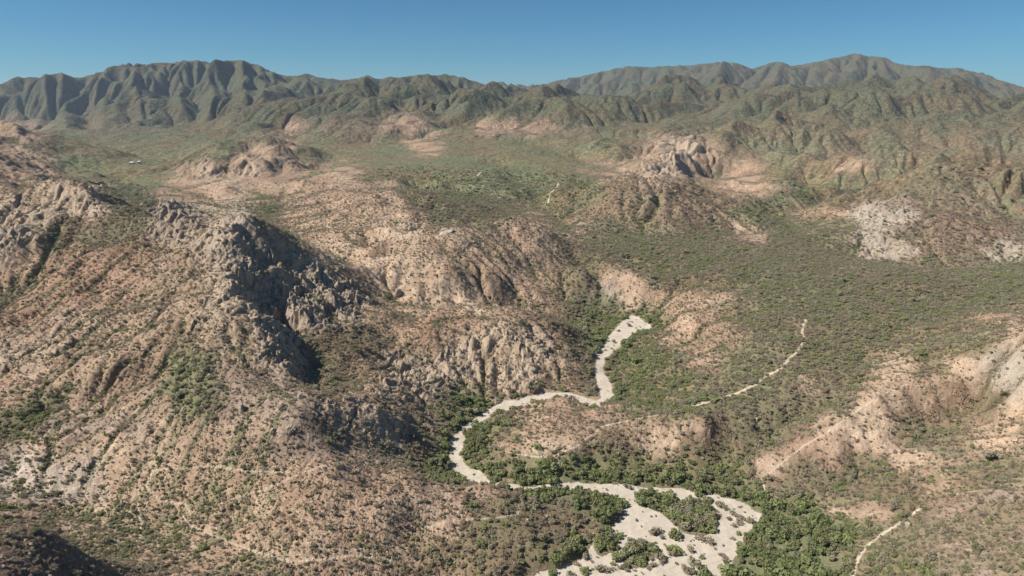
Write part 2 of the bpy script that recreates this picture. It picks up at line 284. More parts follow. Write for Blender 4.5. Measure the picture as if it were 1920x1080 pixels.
q2 = z2/RR2; q2 = q2 + smooth(qr2-q2, 12)
H_, W_ = z.shape
# ------------------------------------------------------------------ fine land
DU, DW = FINE
fu = np.arange(U0, U1, DU); fw = np.arange(W0, W1, DW)
Q = resample(qe.astype(np.float32), gu, gw, fu, fw)
j0_ = np.searchsorted(fw, g2w[0]); Qn = resample(q2.astype(np.float32), g2u, g2w, fu, fw[j0_:])
tw = sstep(math.log(640.0), math.log(900.0), fw[j0_:])[:, None]; Q[j0_:] = Q[j0_:]*(1-tw) + Qn*tw
HM = (HC - 0)  
def first_hit(PX, PY, Qg=None, ax_u=None, ax_w=None):
    Qg = Q if Qg is None else Qg; ax_u = fu if ax_u is None else ax_u; ax_w = fw if ax_w is None else ax_w
    PX = np.atleast_1d(np.asarray(PX, float)); PY = np.atleast_1d(np.asarray(PY, float))
    x, y, z = ray(PX, PY); u = np.arctan2(x, y); sl = z/np.hypot(x, y)
    ci = np.clip(np.round((u-ax_u[0])/(ax_u[1]-ax_u[0])).astype(int), 0, len(ax_u)-1)
    rr = np.exp(ax_w)
    wq = np.full(len(PX), np.nan)
    for k in range(0, len(PX), 400):
        g = Qg[:, ci[k:k+400]]; rq = HC/rr[:, None] + sl[None, k:k+400]
        hit = (g >= rq) & (rr[:, None] > 90)
        j = np.argmax(hit, axis=0); ok = hit[j, np.arange(g.shape[1])]
        wq[k:k+400] = np.where(ok, ax_w[j], np.nan)
    return u, wq
# ------------------------------------------------------------------ what covers the land: surveyed cover map, cells of 40 px of a 1920 px view
#      soil colour (linear)      veg  green rock  shrub size
KIND = {
 'm': ((.175, .145, .105), .82, .34, .06, 4.0), 'M': ((.24, .185, .135), .70, .22, .10, 4.0),
 'G': ((.25, .20, .12), .93, .72, .00, 2.0), 'g': ((.25, .185, .115), .86, .48, .03, 1.8),
 'b': ((.23, .155, .10), .72, .30, .12, 1.8), 'h': ((.36, .26, .175), .72, .24, .18, 3.0),
 'q': ((.34, .24, .17), .60, .15, .25, 2.2), 't': ((.43, .31, .21), .40, .28, .20, 1.15),
 'T': ((.50, .375, .26), .22, .25, .12, 1.4), 'o': ((.44, .305, .205), .42, .20, .12, 1.1),
 'O': ((.47, .34, .24), .14, .20, .12, 1.5), 'p': ((.47, .34, .23), .38, .40, .02, .9),
 'P': ((.52, .43, .335), .27, .45, .10, 1.2), 'r': ((.45, .34, .235), .28, .28, .66, 1.3),
 'R': ((.37, .29, .21), .22, .35, 1.0, 1.8), 'w': ((.41, .35, .27), .25, .40, .60, 1.6),
 'd': ((.22, .19, .11), .97, .92, .00, 3.5), 'k': ((.20, .13, .09), .34, .25, .35, 1.2),
 'x': ((.35, .265, .197), .42, .20, .15, 1.3), 'z': ((.38, .272, .182), .44, .33, .26, 1.15),
 'c': ((.27, .245, .20), .30, .30, .90, 1.8), 'e': ((.37, .235, .155), .45, .30, .20, 1.5),
}
COVER = """
mmmmmmmmmmmm mmmmmmmmmmmm mmmmmmmmmmMM MMMMMMMMMMMM
mmmmmmmmmmmm mmmmmmmmmmmm mmmmmmmmmmMM MMMMMMMMMMMM
mmmmmmmmmmmm mmmmmmhhhhmg gggggggghhhh hhhhhhhhhhhh
zzggmmmmmmmm moqqqqoohgoo ooqqghhhhhhh hhhhhhhhhhhh
zzzGgGGgggGz zzGGgggooGgG GGGgghorrzhh hhhhhhhhhhhh
zzzgGGGGzrzr zzzttgGGGgGG GGGoozrrzqoo Ghgoohhhhhhh
zzrrrggooopt ttoottoggGgg gGgGqqqqqqoo qGGbbbbqqqqq
rrrrrbgRRrrw gtttttTzgggg ttgqqqqqqqGG Gooowwwqqqqq
rrgbbbbRRrrR zzttttTrtttt ttttggggggOO ggggwwqqqqqq
roeeeeezzrRR RRzTTTtttttt ttbbgggggggg ggggwwwqqqww
eeeeeeezzzrR RRRRtTTTTttt ttbbOOgggggg gggggggggggg
eeeeeezzzzrr RRRRRzTTTTTt oobbcOtttttg gggggggggggg
eerrzzzzzrrz RRRRRzzeeezz zbbdGGGooogg gggggggggooo
rrrzzzzzzzzz RRbbbbzzzrrr rrzGGGGoottg gggggggggggp
rTzzzzzzGGzz RRzbzzRrrRrz rrzbtGGGttgg gggggTTgppww
oozzzzzzGGxx xxzbzzrRRrzr rttbtGGGGggg gzzbppzzzzww
oGGzzzzzGGxx xxxrrrztbddt tttotGGGGggg bbbgTTzzzbbp
GGxxxxxttttt txxxrrrxtbdd tootzzzzrzbb bbTTTTbbbooo
xppppptttttt xxxxxxxbbddt TTTbbbTTbbbb bOOOOOObbooo
PPPPPppppppp tttoooobGdtd dddddddddGGO Obbbbbtttbbb
PPPPPppppppp pooooooooott dddddddddddG bbbbbbbtttxx
pppppppppppp poooooxxoobb bbbddddddddd ddTTTTgxxxxx
kkkppppppooo oooooooooobb bbbbdddddddd ddddgxxxxxxx
kkkkkppppppp ppttttttbbbb bGGddddddddd dddgtggxxxxx
kkkkkkoooooo oooooooooobb bGGGGddddddd ddddtgggxxxx
"""
COVER = [row.replace(' ', '') for row in COVER.strip().splitlines()]
NR, NC = len(COVER), 48
tab = np.zeros((NR, NC, 7), np.float32)
for i, row in enumerate(COVER):
    assert len(row) == NC, (i, len(row))
    for j, ch in enumerate(row):
        k = KIND[ch]; tab[i, j] = (k[0][0]*.92, k[0][1]*.935, k[0][2]*.95, *k[1:])
# which of the land can be surveyed from above the wash; the rest takes the cover of its neighbours
e = qe - HC/RR
vis = e >= np.maximum.accumulate(e, axis=0) - 1e-5
zz = qe*RR; xx = RR*np.sin(UU); yy = RR*np.cos(UU)
dep = yy*CT - (zz-HC)*ST; upc = yy*ST + (zz-HC)*CT
wpx = 36*fbm(UU/0.05, WW/0.05, 301, 4); wpy = 26*fbm(UU/0.05, WW/0.05, 311, 4)
PXg = 960 + F_PX*xx/np.maximum(dep, 1); PYg = 540 - F_PX*upc/np.maximum(dep, 1)
vis &= (PYg > 95) & (PYg < 1110) & (PXg > -60) & (PXg < 1980) & (dep > 10)
ti = np.clip((PYg + wpy*sstep(150, 400, PYg) - 120)/40, 0, NR-1.001); tj = np.clip((PXg + wpx - 20)/40, 0, NC-1.001)
i0 = ti.astype(int); j0 = tj.astype(int); fi = np.clip(ti-i0, 0, 1)[..., None]; fj = np.clip(tj-j0, 0, 1)[..., None]
cov = (tab[i0, j0]*(1-fi)*(1-fj) + tab[i0+1, j0]*fi*(1-fj) + tab[i0, j0+1]*(1-fi)*fj + tab[i0+1, j0+1]*fi*fj).astype(np.float32)
wgt = vis.astype(np.float32)[..., None]; acc = cov*wgt
def down(G): return (G[:-1:2, :-1:2]+G[1::2, :-1:2]+G[:-1:2, 1::2]+G[1::2, 1::2])
pyr = [(acc, wgt)]
while min(pyr[-1][0].shape[:2]) > 8:
    a, b = pyr[-1]; pyr.append((down(a[:a.shape[0]//2*2, :a.shape[1]//2*2]), down(b[:b.shape[0]//2*2, :b.shape[1]//2*2])))
fill = pyr[-1][0]/np.maximum(pyr[-1][1], 1e-6)
for a, b in reversed(pyr[:-1]):
    upi = np.minimum(np.arange(a.shape[0])//2, fill.shape[0]-1); upj = np.minimum(np.arange(a.shape[1])//2, fill.shape[1]-1)
    up = fill[upi][:, upj]; fill = np.where(b > 0, a/np.maximum(b, 1e-6), up)
cov = np.stack([smooth(fill[..., c], 1) for c in range(7)], -1)
near_rows = WW[:, 0] < math.log(120)
# ------------------------------------------------------------------ rivers and tracks as outlines on the land
def inside(poly_u, poly_w, au, aw):
    au_, aw_ = au, aw
    m = np.zeros((len(aw_), len(au_)), bool)
    n = len(poly_u); j = n-1
    a0, a1 = np.searchsorted(aw_, [min(poly_w), max(poly_w)]); b0, b1 = np.searchsorted(au_, [min(poly_u), max(poly_u)])
    X, Y = np.meshgrid(au_[b0:b1], aw_[a0:a1]); s = np.zeros(X.shape, bool)
    X = X + 0.0022*wob[a0:a1, b0:b1]; Y = Y + 0.0030*wob2[a0:a1, b0:b1]
    for i in range(n):
        xi, yi, xj, yj = poly_u[i], poly_w[i], poly_u[j], poly_w[j]
        c = ((yi > Y) != (yj > Y)) & (X < (xj-xi)*(Y-yi)/(yj-yi+1e-12)+xi); s ^= c; j = i
    m[a0:a1, b0:b1] = s; return m
UF, WF = np.meshgrid(fu, fw); UF = UF.astype(np.float32); WF = WF.astype(np.float32)
RF = np.exp(WF)
wob = 2.6*fbm(UF/0.016, WF/0.016, 401, 5, .7).astype(np.float32); wob2 = 2.2*fbm(UF/0.016, WF/0.016, 411, 4, .6).astype(np.float32)
RIVERS = ["960,1092 1040,1066 1085,1050 1110,1020 1130,1000 1150,985 1165,965 1168,945 1150,932 1100,922 1040,920 985,924 955,923 940,920 975,914 1040,908 1110,905 1180,908 1220,915 1270,915 1330,925 1390,940 1432,965 1415,985 1395,1010 1380,1040 1350,1092",
 "868,897 848,885 842,860 840,830 858,808 880,790 915,765 945,750 1000,748 1006,753 980,762 940,772 900,790 875,812 866,840 870,865 884,884",
 "1096,762 1125,745 1122,725 1113,695 1118,665 1130,640 1150,620 1163,604 1176,597 1180,590 1197,595 1222,612 1218,618 1195,620 1180,635 1155,655 1135,672 1130,690 1145,720 1152,740 1140,755 1115,766"]
def parse(s): return np.array([[float(v) for v in t.split(',')] for t in s.split()])
river = np.zeros(Q.shape, bool)
for s_ in RIVERS:
    pp = parse(s_); inn = np.clip(pp[:, 1], 0, 1500)
    # outline points lie on the level of the wash, a gentle plane rising upstream
    zl = np.interp(pp[:, 1], [590, 640, 760, 890, 920, 1090], [6.6, 5.5, 4.0, 2.0, 1.0, 0.0])
    pts = np.array([pt_Z(a, b_, c) for (a, b_), c in zip(pp, zl)])
    river |= inside(np.arctan2(pts[:, 0], pts[:, 1]), np.log(np.hypot(pts[:, 0], pts[:, 1])), fu, fw)
# the bed between the visible reaches, and downstream beyond the frame
for seg in [[(884, 890, 2.0), (905, 915, 1.6), (960, 919, 1.2)], [(990, 752, 3.6), (1020, 745, 3.7), (1060, 742, 3.9), (1112, 756, 4.0)], [(1200, 1110, 0), (1220, 1300, -1)]]:
    a = np.array([pt_Z(*v) for v in seg])
    for (p, q_) in zip(a[:-1], a[1:]):
        for t in np.linspace(0, 1, 60):
            c = p + (q_-p)*t; rad = 5 if seg[0][1] < 1000 else 20
            cu_, cw_ = math.atan2(c[0], c[1]), math.log(math.hypot(c[0], c[1])); rr_ = rad/math.exp(cw_)
            a0, a1 = np.searchsorted(fw, [cw_-rr_, cw_+rr_]); b0, b1 = np.searchsorted(fu, [cu_-rr_, cu_+rr_])
            river[a0:a1, b0:b1] |= ((fw[a0:a1, None]-cw_)**2 + (fu[None, b0:b1]-cu_)**2) < rr_*rr_
for s_ in ["1188,930 1215,926 1262,938 1300,940 1346,965 1342,998 1312,1004 1282,1000 1258,978 1238,962 1206,948", "1172,1018 1200,1010 1232,1022 1240,1036 1222,1046 1200,1062 1172,1064 1166,1040", "1120,1006 1150,1000 1160,1030 1128,1042 1112,1030"]:
    pts = np.array([pt_Z(a, b_, .4) for a, b_ in parse(s_)])
    river &= ~(inside(np.arctan2(pts[:, 0], pts[:, 1]), np.log(np.hypot(pts[:, 0], pts[:, 1])), fu, fw) & (wob > -1.0))
sand = smooth(river.astype(np.float32), 6)
bank = river.astype(np.float32)
for _ in range(3): bank = smooth(bank, 8)
def blur_ss(G, n, k):                     # wide blur on a thinned grid
    g = G[::k, ::k]; g = smooth(g, n); return resample(g, fu[::k], fw[::k], fu, fw).astype(np.float32)
bankw = blur_ss(river.astype(np.float32), 10, 4)
# level of the wash: a plane fitted through the surveyed channel points
Xf = RF*np.sin(UF); Yf = RF*np.cos(UF)
zb = np.interp(Yf, [0, 190, 245, 262, 290, 340, 420, 480, 900], [-1.5, -.3, .8, 1.6, 2.6, 3.6, 5.2, 6.6, 9.0]).astype(np.float32)
mixb = sstep(0.12, 0.62, bankw)
COVF = np.stack([resample(cov[..., c], gu, gw, fu, fw) for c in range(7)], -1).astype(np.float32)
rock = np.clip(COVF[..., 5], 0, 1)
# ------------------------------------------------------------------ broken rock: tilted blocks, joints and ledges
def blocks(x, y, seed, jit=0.95):
    ix = np.floor(x).astype(np.int64); iy = np.floor(y).astype(np.int64)
    best = np.full(x.shape, 9.0, np.float32); h = np.zeros(x.shape, np.float32)
    for dx in (-1, 0, 1):
        for dy in (-1, 0, 1):
            cx = ix+dx; cy = iy+dy
            fx = cx + .5 + jit*(_h(cx, cy, seed)-.5); fy = cy + .5 + jit*(_h(cx, cy, seed+7)-.5)
            ddx = (x-fx).astype(np.float32); ddy = (y-fy).astype(np.float32); d = ddx*ddx+ddy*ddy
            m_ = d < best
            hv = (_h(cx, cy, seed+13)-.5) + 2.4*(_h(cx, cy, seed+19)-.5)*ddx + 2.0*(_h(cx, cy, seed+29)-.5)*ddy - 0.18*d
            h = np.where(m_, hv, h); best = np.where(m_, d, best)
    return h
bs = np.hypot(np.gradient(Q*RF, axis=0)/(RF*DW), np.gradient(Q*RF, axis=1)/(RF*DU)).astype(np.float32)
bs = blur_ss(bs, 3, 4)
rk = rock*sstep(.08, .4, bs) + 0.4*rock
sel = np.where((rk > 0.03).ravel())[0]
ux = UF.ravel()[sel]; wx = WF.ravel()[sel]; rs = rk.ravel()[sel]
wa = 0.010*fbm(ux/0.03, wx/0.03, 501, 3); wb = 0.010*fbm(ux/0.03, wx/0.03, 511, 3)
a_ = (ux+wa)*0.80-(wx+wb)*0.60; b_ = (ux+wa)*0.60+(wx+wb)*0.80     # joints dip to the lower left
D_ = np.zeros(len(sel), np.float32)
pat = .15+.95*sstep(-.25, .40, fbm(ux/0.05, wx/0.05, 521, 3))
D_ += 0.0062*(0.35+0.65*pat)*blocks(a_/0.026, b_/0.050, 541)
D_ += 0.0048*(0.45+0.55*pat)*blocks(a_/0.011, b_/0.023, 551)
D_ += 0.0028*blocks(a_/0.0052, b_/0.011, 561)
D_ += 0.0026*fbm(a_/0.0085, b_/0.045, 571, 3, .6, True)
Df = np.zeros(Q.size, np.float32); Df[sel] = D_*np.power(rs, 1.25); Df = Df.reshape(Q.shape)
Q = Q + Df
slope_w = sstep(.03, .25, bs)
Q = Q + (0.00035+0.0014*slope_w)*fbm(UF/0.012, WF/0.012, 601, 4, .6).astype(np.float32)
# small rills on bare slopes
Q = Q + slope_w*(1-COVF[..., 3])*0.0012*fbm(UF/0.006, WF/0.02, 611, 2, .5, True).astype(np.float32)
relief = zb + (0.10*fbm(UF/0.02, WF/0.02, 621, 3)).astype(np.float32)
braid = fbm((UF*0.5+WF*0.86)/0.05, (UF*0.86-WF*0.5)/0.011, 631, 3).astype(np.float32)
relief = relief + 0.12*braid
Q = Q*(1-mixb) + (relief/RF)*mixb
# ------------------------------------------------------------------ tracks worn into the ground
TRACKS = [("1512,598 1505,612 1504,625 1508,640 1495,660 1478,675 1465,690 1440,705 1415,722 1385,737 1340,750 1300,762", 1.7), ("1300,762 1230,779 1170,790 1130,800", .64),
 ("1598,1085 1608,1050 1625,1025 1650,1005 1690,980 1728,952", 1.1), ("1428,900 1436,922 1450,932 1475,945", .7),
 ("1440,890 1470,865 1510,835 1550,812 1600,775 1660,738 1700,722", .64), ("955,850 1010,858 1040,855 1080,838 1130,800 1200,784", .8),
 ("355,985 400,1005 450,1025 510,1045 545,1053 600,1050 660,1042 720,1048 745,1055", .55), ("430,938 500,918 560,890 620,870 700,868 760,850", .5),
 ("0,937 80,925 200,905 290,882 400,875 470,885 540,886", .5), ("285,884 275,915 300,940 345,945 355,960 338,975", .5), ("258,955 265,980 262,1010", .5),
 ("790,992 850,976 930,972 970,965 975,950 985,938", .6), ("1040,340 1048,345 1040,355 1030,365 1028,382", 1.8), ("895,330 905,320", 2)]
track = np.zeros(Q.shape, np.float32)
for s_, wid in TRACKS:
    pp = parse(s_); n = 40*len(pp); t = np.linspace(0, len(pp)-1, n)
    xs = np.interp(t, np.arange(len(pp)), pp[:, 0]); ys = np.interp(t, np.arange(len(pp)), pp[:, 1])
    hu, hw = first_hit(xs, ys)
    for u_, w_ in zip(hu, hw):
        if not np.isfinite(w_): continue
        rr_ = max(.46*wid, .38)/math.exp(w_); k_ = 1.6
        a0, a1 = np.searchsorted(fw, [w_-k_*rr_, w_+k_*rr_]); b0, b1 = np.searchsorted(fu, [u_-k_*rr_, u_+k_*rr_])
        dd = np.sqrt((fw[a0:a1, None]-w_)**2+(fu[None, b0:b1]-u_)**2)/rr_
        track[a0:a1, b0:b1] = np.maximum(track[a0:a1, b0:b1], (1.0 if wid >= .65 else .62)*(1-sstep(.6, 1.4, dd)))
# ------------------------------------------------------------------ land meshes
flow_f = resample(flow.astype(np.float32), gu, gw, fu, fw).astype(np.float32)
veg = COVF[..., 3].copy(); green = COVF[..., 4].copy()
wet = sstep(2.0, 4.5, flow_f)
veg = np.clip(veg + 0.25*wet*(veg > .1), 0, 1); green = np.clip(green + 0.30*wet, 0, 1)
def new_land(name, faces, mat, cols):
    used = np.zeros(Q.size, bool); used[faces.ravel()] = True
    idx = np.cumsum(used)-1; vv = np.where(used)[0]
    co = np.stack([Xf.ravel()[vv], Yf.ravel()[vv], (Q*RF).ravel()[vv]], -1).astype(np.float32)
    f = idx[faces].astype(np.int32)
    me = bpy.data.meshes.new(name)
    me.vertices.add(len(co)); me.vertices.foreach_set('co', co.ravel())
    me.loops.add(f.size); me.loops.foreach_set('vertex_index', f.ravel())
    me.polygons.add(len(f)); me.polygons.foreach_set('loop_start', np.arange(0, f.size, 4, dtype=np.int32))
    me.polygons.foreach_set('use_smooth', np.ones(len(f), dtype=bool))
    for nm, arr in cols.items():
        a = me.attributes.new(nm, 'FLOAT_COLOR', 'POINT'); a.data.foreach_set('color', arr.reshape(-1, 4)[vv].astype(np.float32).ravel())
    me.update(); me.materials.append(mat)
    o = bpy.data.objects.new(name, me); sc.collection.objects.link(o); o['kind'] = 'structure'
    return o
class NT:                                 # terse node builder
    def __init__(s, mat): s.t = mat.node_tree; s.t.nodes.clear()
    def n(s, typ, ins=None, **kw):
        nd = s.t.nodes.new(typ)
        for k, v in kw.items(): setattr(nd, k, v)
        for k, v in (ins or {}).items():
            if isinstance(v, bpy.types.NodeSocket): s.t.links.new(v, nd.inputs[k])
            else: nd.inputs[k].default_value = v
        return nd
    def math(s, op, a, b=0.0, clamp=False): 
        return s.n('ShaderNodeMath', {0: a, 1: b}, operation=op, use_clamp=clamp).outputs[0]
    def mix(s, f, a, b, bt='MIX'):
        nd = s.n('ShaderNodeMix', data_type='RGBA', blend_type=bt)
        for k, v in ((0, f), (6, a), (7, b)):
            if isinstance(v, bpy.types.NodeSocket): s.t.links.new(v, nd.inputs[k])
            else: nd.inputs[k].default_value = v if k == 0 or len(v) == 4 else (*v, 1)
        return nd.outputs[2]
    def ramp(s, f, lo, hi, a=0.0, b=1.0):
        return s.n('ShaderNodeMapRange', {0: f, 1: lo, 2: hi, 3: a, 4: b}, interpolation_type='SMOOTHSTEP').outputs[0]
    def noise(s, vec, scale, det=4, rough=.55, dist=0.0):
        return s.n('ShaderNodeTexNoise', {'Vector': vec, 'Scale': scale, 'Detail': det, 'Roughness': rough, 'Distortion': dist}).outputs[0]
def land_material():
    m = bpy.data.materials.new('soil and scrub'); m.use_nodes = True; N = NT(m)
    A = N.n('ShaderNodeAttribute', attribute_name='soil'); B = N.n('ShaderNodeAttribute', attribute_name='cover')
    sepB = N.n('ShaderNodeSeparateColor', {0: B.outputs['Color']}); veg_, green_, rock_ = sepB.outputs[0], sepB.outputs[1], sepB.outputs[2]
    trk = A.outputs['Alpha']; snd = B.outputs['Alpha']
    P_ = N.n('ShaderNodeTexCoord').outputs['Object']
    big = N.noise(P_, .03, 5, .6); midn = N.noise(P_, .22, 5, .65); fine = N.noise(P_, 1.6, 4, .7); vfine = N.noise(P_, 6.0, 2, .7)
    # bare ground
    c = N.mix(N.ramp(big, .3, .7), N.mix(1.0, A.outputs['Color'], (.86, .80, .78), 'MULTIPLY'), N.mix(1.0, A.outputs['Color'], (1.14, 1.16, 1.17), 'MULTIPLY'))
    c = N.mix(N.ramp(midn, .3, .72), N.mix(1.0, c, (.78, .76, .75), 'MULTIPLY'), N.mix(1.0, c, (1.15, 1.16, 1.17), 'MULTIPLY'))
    stone = N.ramp(fine, .35, .68)
    c = N.mix(stone, N.mix(1.0, c, (.72, .71, .72), 'MULTIPLY'), N.mix(1.0, c, (1.16, 1.16, 1.15), 'MULTIPLY'))
    # weathered rock: grey varnish streaks along the joints
    mp = N.n('ShaderNodeMapping', {'Vector': P_, 'Rotation': (0.3, 0.2, 0.9), 'Scale': (.9, .16, .5)}).outputs[0]
    streak = N.noise(mp, 1.1, 5, .65, .6)
    rc = N.mix(N.ramp(streak, .36, .66), (.27, .225, .175, 1), (.52, .42, .315, 1))
    rc = N.mix(.55, rc, c)
    c = N.mix(N.ramp(rock_, .25, .8, 0, .85), c, rc)
    # scrub seen as a carpet: olive, brown and grey clumps
    gl = N.n('ShaderNodeVectorMath', {0: P_}, operation='LENGTH').outputs['Value']
    vn = N.noise(P_, .45, 3, .7); vb = N.noise(P_, .05, 4, .6); vp = N.noise(P_, .13, 3, .75)
    vsum = N.math('ADD', N.math('MULTIPLY', vn, .5), N.math('MULTIPLY', vp, .5))
    thr = N.math('SUBTRACT', .84, N.math('MULTIPLY', veg_, .62))
    d_ = N.math('SUBTRACT', vsum, thr)
    vm = N.ramp(d_, -.06, .10)
    gmix = N.ramp(N.math('ADD', N.math('MULTIPLY', vb, .9), N.math('MULTIPLY', green_, .9)), .55, 1.15)
    gmix2 = N.math('ADD', N.math('MULTIPLY', gmix, .75), N.math('MULTIPLY', N.ramp(vn, .4, .6), .25))
    vc = N.mix(gmix2, (.215, .175, .122, 1), (.168, .166, .094, 1))
    zc = N.n('ShaderNodeSeparateXYZ', {0: P_}).outputs[2]
    vc = N.mix(N.ramp(zc, 44, 130), vc, (.122, .120, .076, 1))          # taller dark woodland on the high ranges
    # crowns of the scrub, and broad stands of browner and greener growth
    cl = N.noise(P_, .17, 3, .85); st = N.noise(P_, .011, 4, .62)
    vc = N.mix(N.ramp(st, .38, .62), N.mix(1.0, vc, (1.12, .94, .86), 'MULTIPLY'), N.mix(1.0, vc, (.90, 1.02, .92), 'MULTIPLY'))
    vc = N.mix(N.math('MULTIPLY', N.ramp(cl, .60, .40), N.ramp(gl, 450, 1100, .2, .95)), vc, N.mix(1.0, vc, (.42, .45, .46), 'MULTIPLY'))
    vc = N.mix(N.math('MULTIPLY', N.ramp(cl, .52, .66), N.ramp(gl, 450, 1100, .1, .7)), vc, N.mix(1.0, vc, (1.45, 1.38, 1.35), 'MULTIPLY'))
    vc = N.mix(N.ramp(fine, .3, .7), N.mix(1.0, vc, (.75, .75, .74), 'MULTIPLY'), N.mix(1.0, vc, (1.28, 1.28, 1.25), 'MULTIPLY'))
    c = N.mix(N.math('MULTIPLY', vm, N.ramp(gl, 250, 1000, .62, .93)), c, vc)
    snd = N.math('ADD', snd, N.math('MULTIPLY', N.math('SUBTRACT', N.noise(P_, .55, 5, .75), .5), 1.7))
    # worn tracks and river sand
    tc = N.mix(N.ramp(fine, .3, .7), (.50, .40, .29, 1), (.60, .49, .37, 1))
    c = N.mix(N.math('MULTIPLY', trk, .9), c, tc)
    mp2 = N.n('ShaderNodeMapping', {'Vector': P_, 'Rotation': (0, 0, .5), 'Scale': (.22, .09, 1)}).outputs[0]
    sn = N.noise(mp2, 1.2, 5, .6, 1.2); sn2 = N.noise(P_, .09, 4, .6)
    scol = N.mix(N.ramp(sn, .3, .7), (.45, .39, .315, 1), (.545, .48, .39, 1))
    scol = N.mix(N.ramp(sn2, .42, .70, 0, .65), scol, (.42, .36, .29, 1))
    scol = N.mix(N.ramp(vfine, .62, .75, 0, .5), scol, (.33, .28, .22, 1))
    wv = N.n('ShaderNodeTexWave', {'Vector': N.n('ShaderNodeMapping', {'Vector': P_, 'Rotation': (0, 0, 1.15)}).outputs[0], 'Scale': .10, 'Distortion': 5.0, 'Detail': 3.0, 'Detail Scale': .35}).outputs['Fac']
    scol = N.mix(N.math('MULTIPLY', N.ramp(wv, .80, .97), N.ramp(sn2, .4, .6, .1, .5)), scol, (.40, .34, .27, 1))
    c = N.mix(N.ramp(snd, .3, .7), c, scol)
    h1 = N.math('MULTIPLY', midn, .9); h2 = N.math('MULTIPLY', fine, .35); h3 = N.math('MULTIPLY', vm, .9)
    hs = N.math('MULTIPLY', N.math('MULTIPLY', streak, rock_), 1.2)
    hsum = N.math('ADD', N.math('ADD', h1, h2), N.math('ADD', h3, hs))
    hsum = N.math('ADD', hsum, N.math('MULTIPLY', N.math('ADD', N.noise(P_, .035, 6, .7), N.noise(P_, .012, 5, .65)), N.ramp(gl, 900, 2600, 0, 22)))
    hsum = N.math('MULTIPLY', hsum, N.math('SUBTRACT', 1.0, N.math('MULTIPLY', N.ramp(snd, .3, .7), .85)))
    bmp = N.n('ShaderNodeBump', {'Height': hsum, 'Distance': 1.0, 'Strength': .75})
    bs_ = N.n('ShaderNodeBsdfPrincipled', {'Base Color': c, 'Roughness': .95, 'Normal': bmp.outputs[0], 'Specular IOR Level': .15})
    o = N.n('ShaderNodeOutputMaterial', {0: bs_.outputs[0]})
    return m
LAND = land_material()
ones = np.ones(Q.shape, np.float32)
soil4 = np.stack([COVF[..., 0], COVF[..., 1], COVF[..., 2], track], -1)
cov4 = np.stack([veg, green, rock, sand], -1)
nr_, nc_ = Q.shape; gi = np.arange(nr_*nc_).reshape(nr_, nc_)
faces = np.stack([gi[:-1, :-1], gi[:-1, 1:], gi[1:, 1:], gi[1:, :-1]], -1).reshape(-1, 4)
cls = np.zeros((nr_-1, nc_-1), np.int8)
cls[RF[:-1, :-1] > 2250] = 3; cls[track[:-1, :-1] > .5] = 2; cls[sand[:-1, :-1] > .5] = 1; cls = cls.ravel()
cols = {'soil': soil4, 'cover': cov4}
for k, nm in enumerate(('terrain', 'riverbed', 'dirt_path', 'mountains')):
    new_land(nm, faces[cls == k], LAND, cols)
# ------------------------------------------------------------------ plants
rnd = random.Random(3); rng = np.random.default_rng(9)
def leaf_material(name, dark, light, dry=0.0):
    m = bpy.data.materials.new(name); m.use_nodes = True; N = NT(m)
    oi = N.n('ShaderNodeObjectInfo').outputs['Random']; P_ = N.n('ShaderNodeTexCoord').outputs['Object']
    at = N.n('ShaderNodeAttribute', attribute_name='tone').outputs['Fac']
    f = N.math('ADD', N.math('MULTIPLY', oi, .6), N.math('MULTIPLY', at, .4))
    c = N.mix(f, dark, light)
    c = N.mix(N.math('MULTIPLY', N.ramp(N.math('FRACT', N.math('MULTIPLY', oi, 7.31)), .55, 1.0), .55), c, (.25, .20, .135, 1))
    b = N.n('ShaderNodeBsdfPrincipled', {'Base Color': c, 'Roughness': .8, 'Specular IOR Level': .2})
    tr = N.n('ShaderNodeBsdfTranslucent', {0: c})
    mx = N.n('ShaderNodeMixShader', {0: .42, 1: b.outputs[0], 2: tr.outputs[0]})
    N.n('ShaderNodeOutputMaterial', {0: mx.outputs[0]}); return m
def plain_material(name, a, b_, scale=4.0):
    m = bpy.data.materials.new(name); m.use_nodes = True; N = NT(m)
    P_ = N.n('ShaderNodeTexCoord').outputs['Object']
    c = N.mix(N.ramp(N.noise(P_, scale, 4, .65), .3, .7), a, b_)
    bp = N.n('ShaderNodeBump', {'Height': N.noise(P_, scale*2, 4, .7), 'Strength': .5, 'Distance': .1})
    b = N.n('ShaderNodeBsdfPrincipled', {'Base Color': c, 'Roughness': .9, 'Normal': bp.outputs[0], 'Specular IOR Level': .2})
    N.n('ShaderNodeOutputMaterial', {0: b.outputs[0]}); return m
M_TREE = leaf_material('tree leaves', (.17, .21, .085, 1), (.31, .335, .145, 1))
M_GREEN = leaf_material('green leaves', (.22, .26, .11, 1), (.34, .36, .155, 1))
M_OLIVE = leaf_material('olive leaves', (.33, .305, .20, 1), (.43, .39, .27, 1))
M_DRY = leaf_material('dry twigs', (.31, .245, .18, 1), (.44, .36, .27, 1))
M_BARK = plain_material('bark', (.10, .075, .055, 1), (.19, .15, .12, 1))
M_STONE = plain_material('granite', (.26, .205, .155, 1), (.47, .385, .30, 1), 1.3)
M_GREYSTONE = plain_material('pale granite', (.40, .33, .25, 1), (.58, .49, .38, 1), 1.0)
def mesh_np(name, verts, quads, mat, tone=None, smooth_=False):
    me = bpy.data.meshes.new(name); verts = np.asarray(verts, np.float32)
    me.from_pydata(verts.tolist(), [], [tuple(q) for q in quads]); me.materials.append(mat)
    if tone is not None:
        a = me.attributes.new('tone', 'FLOAT', 'FACE'); a.data.foreach_set('value', np.asarray(tone, np.float32))
    if smooth_: me.polygons.foreach_set('use_smooth', [True]*len(me.polygons))
    me.update(); return me
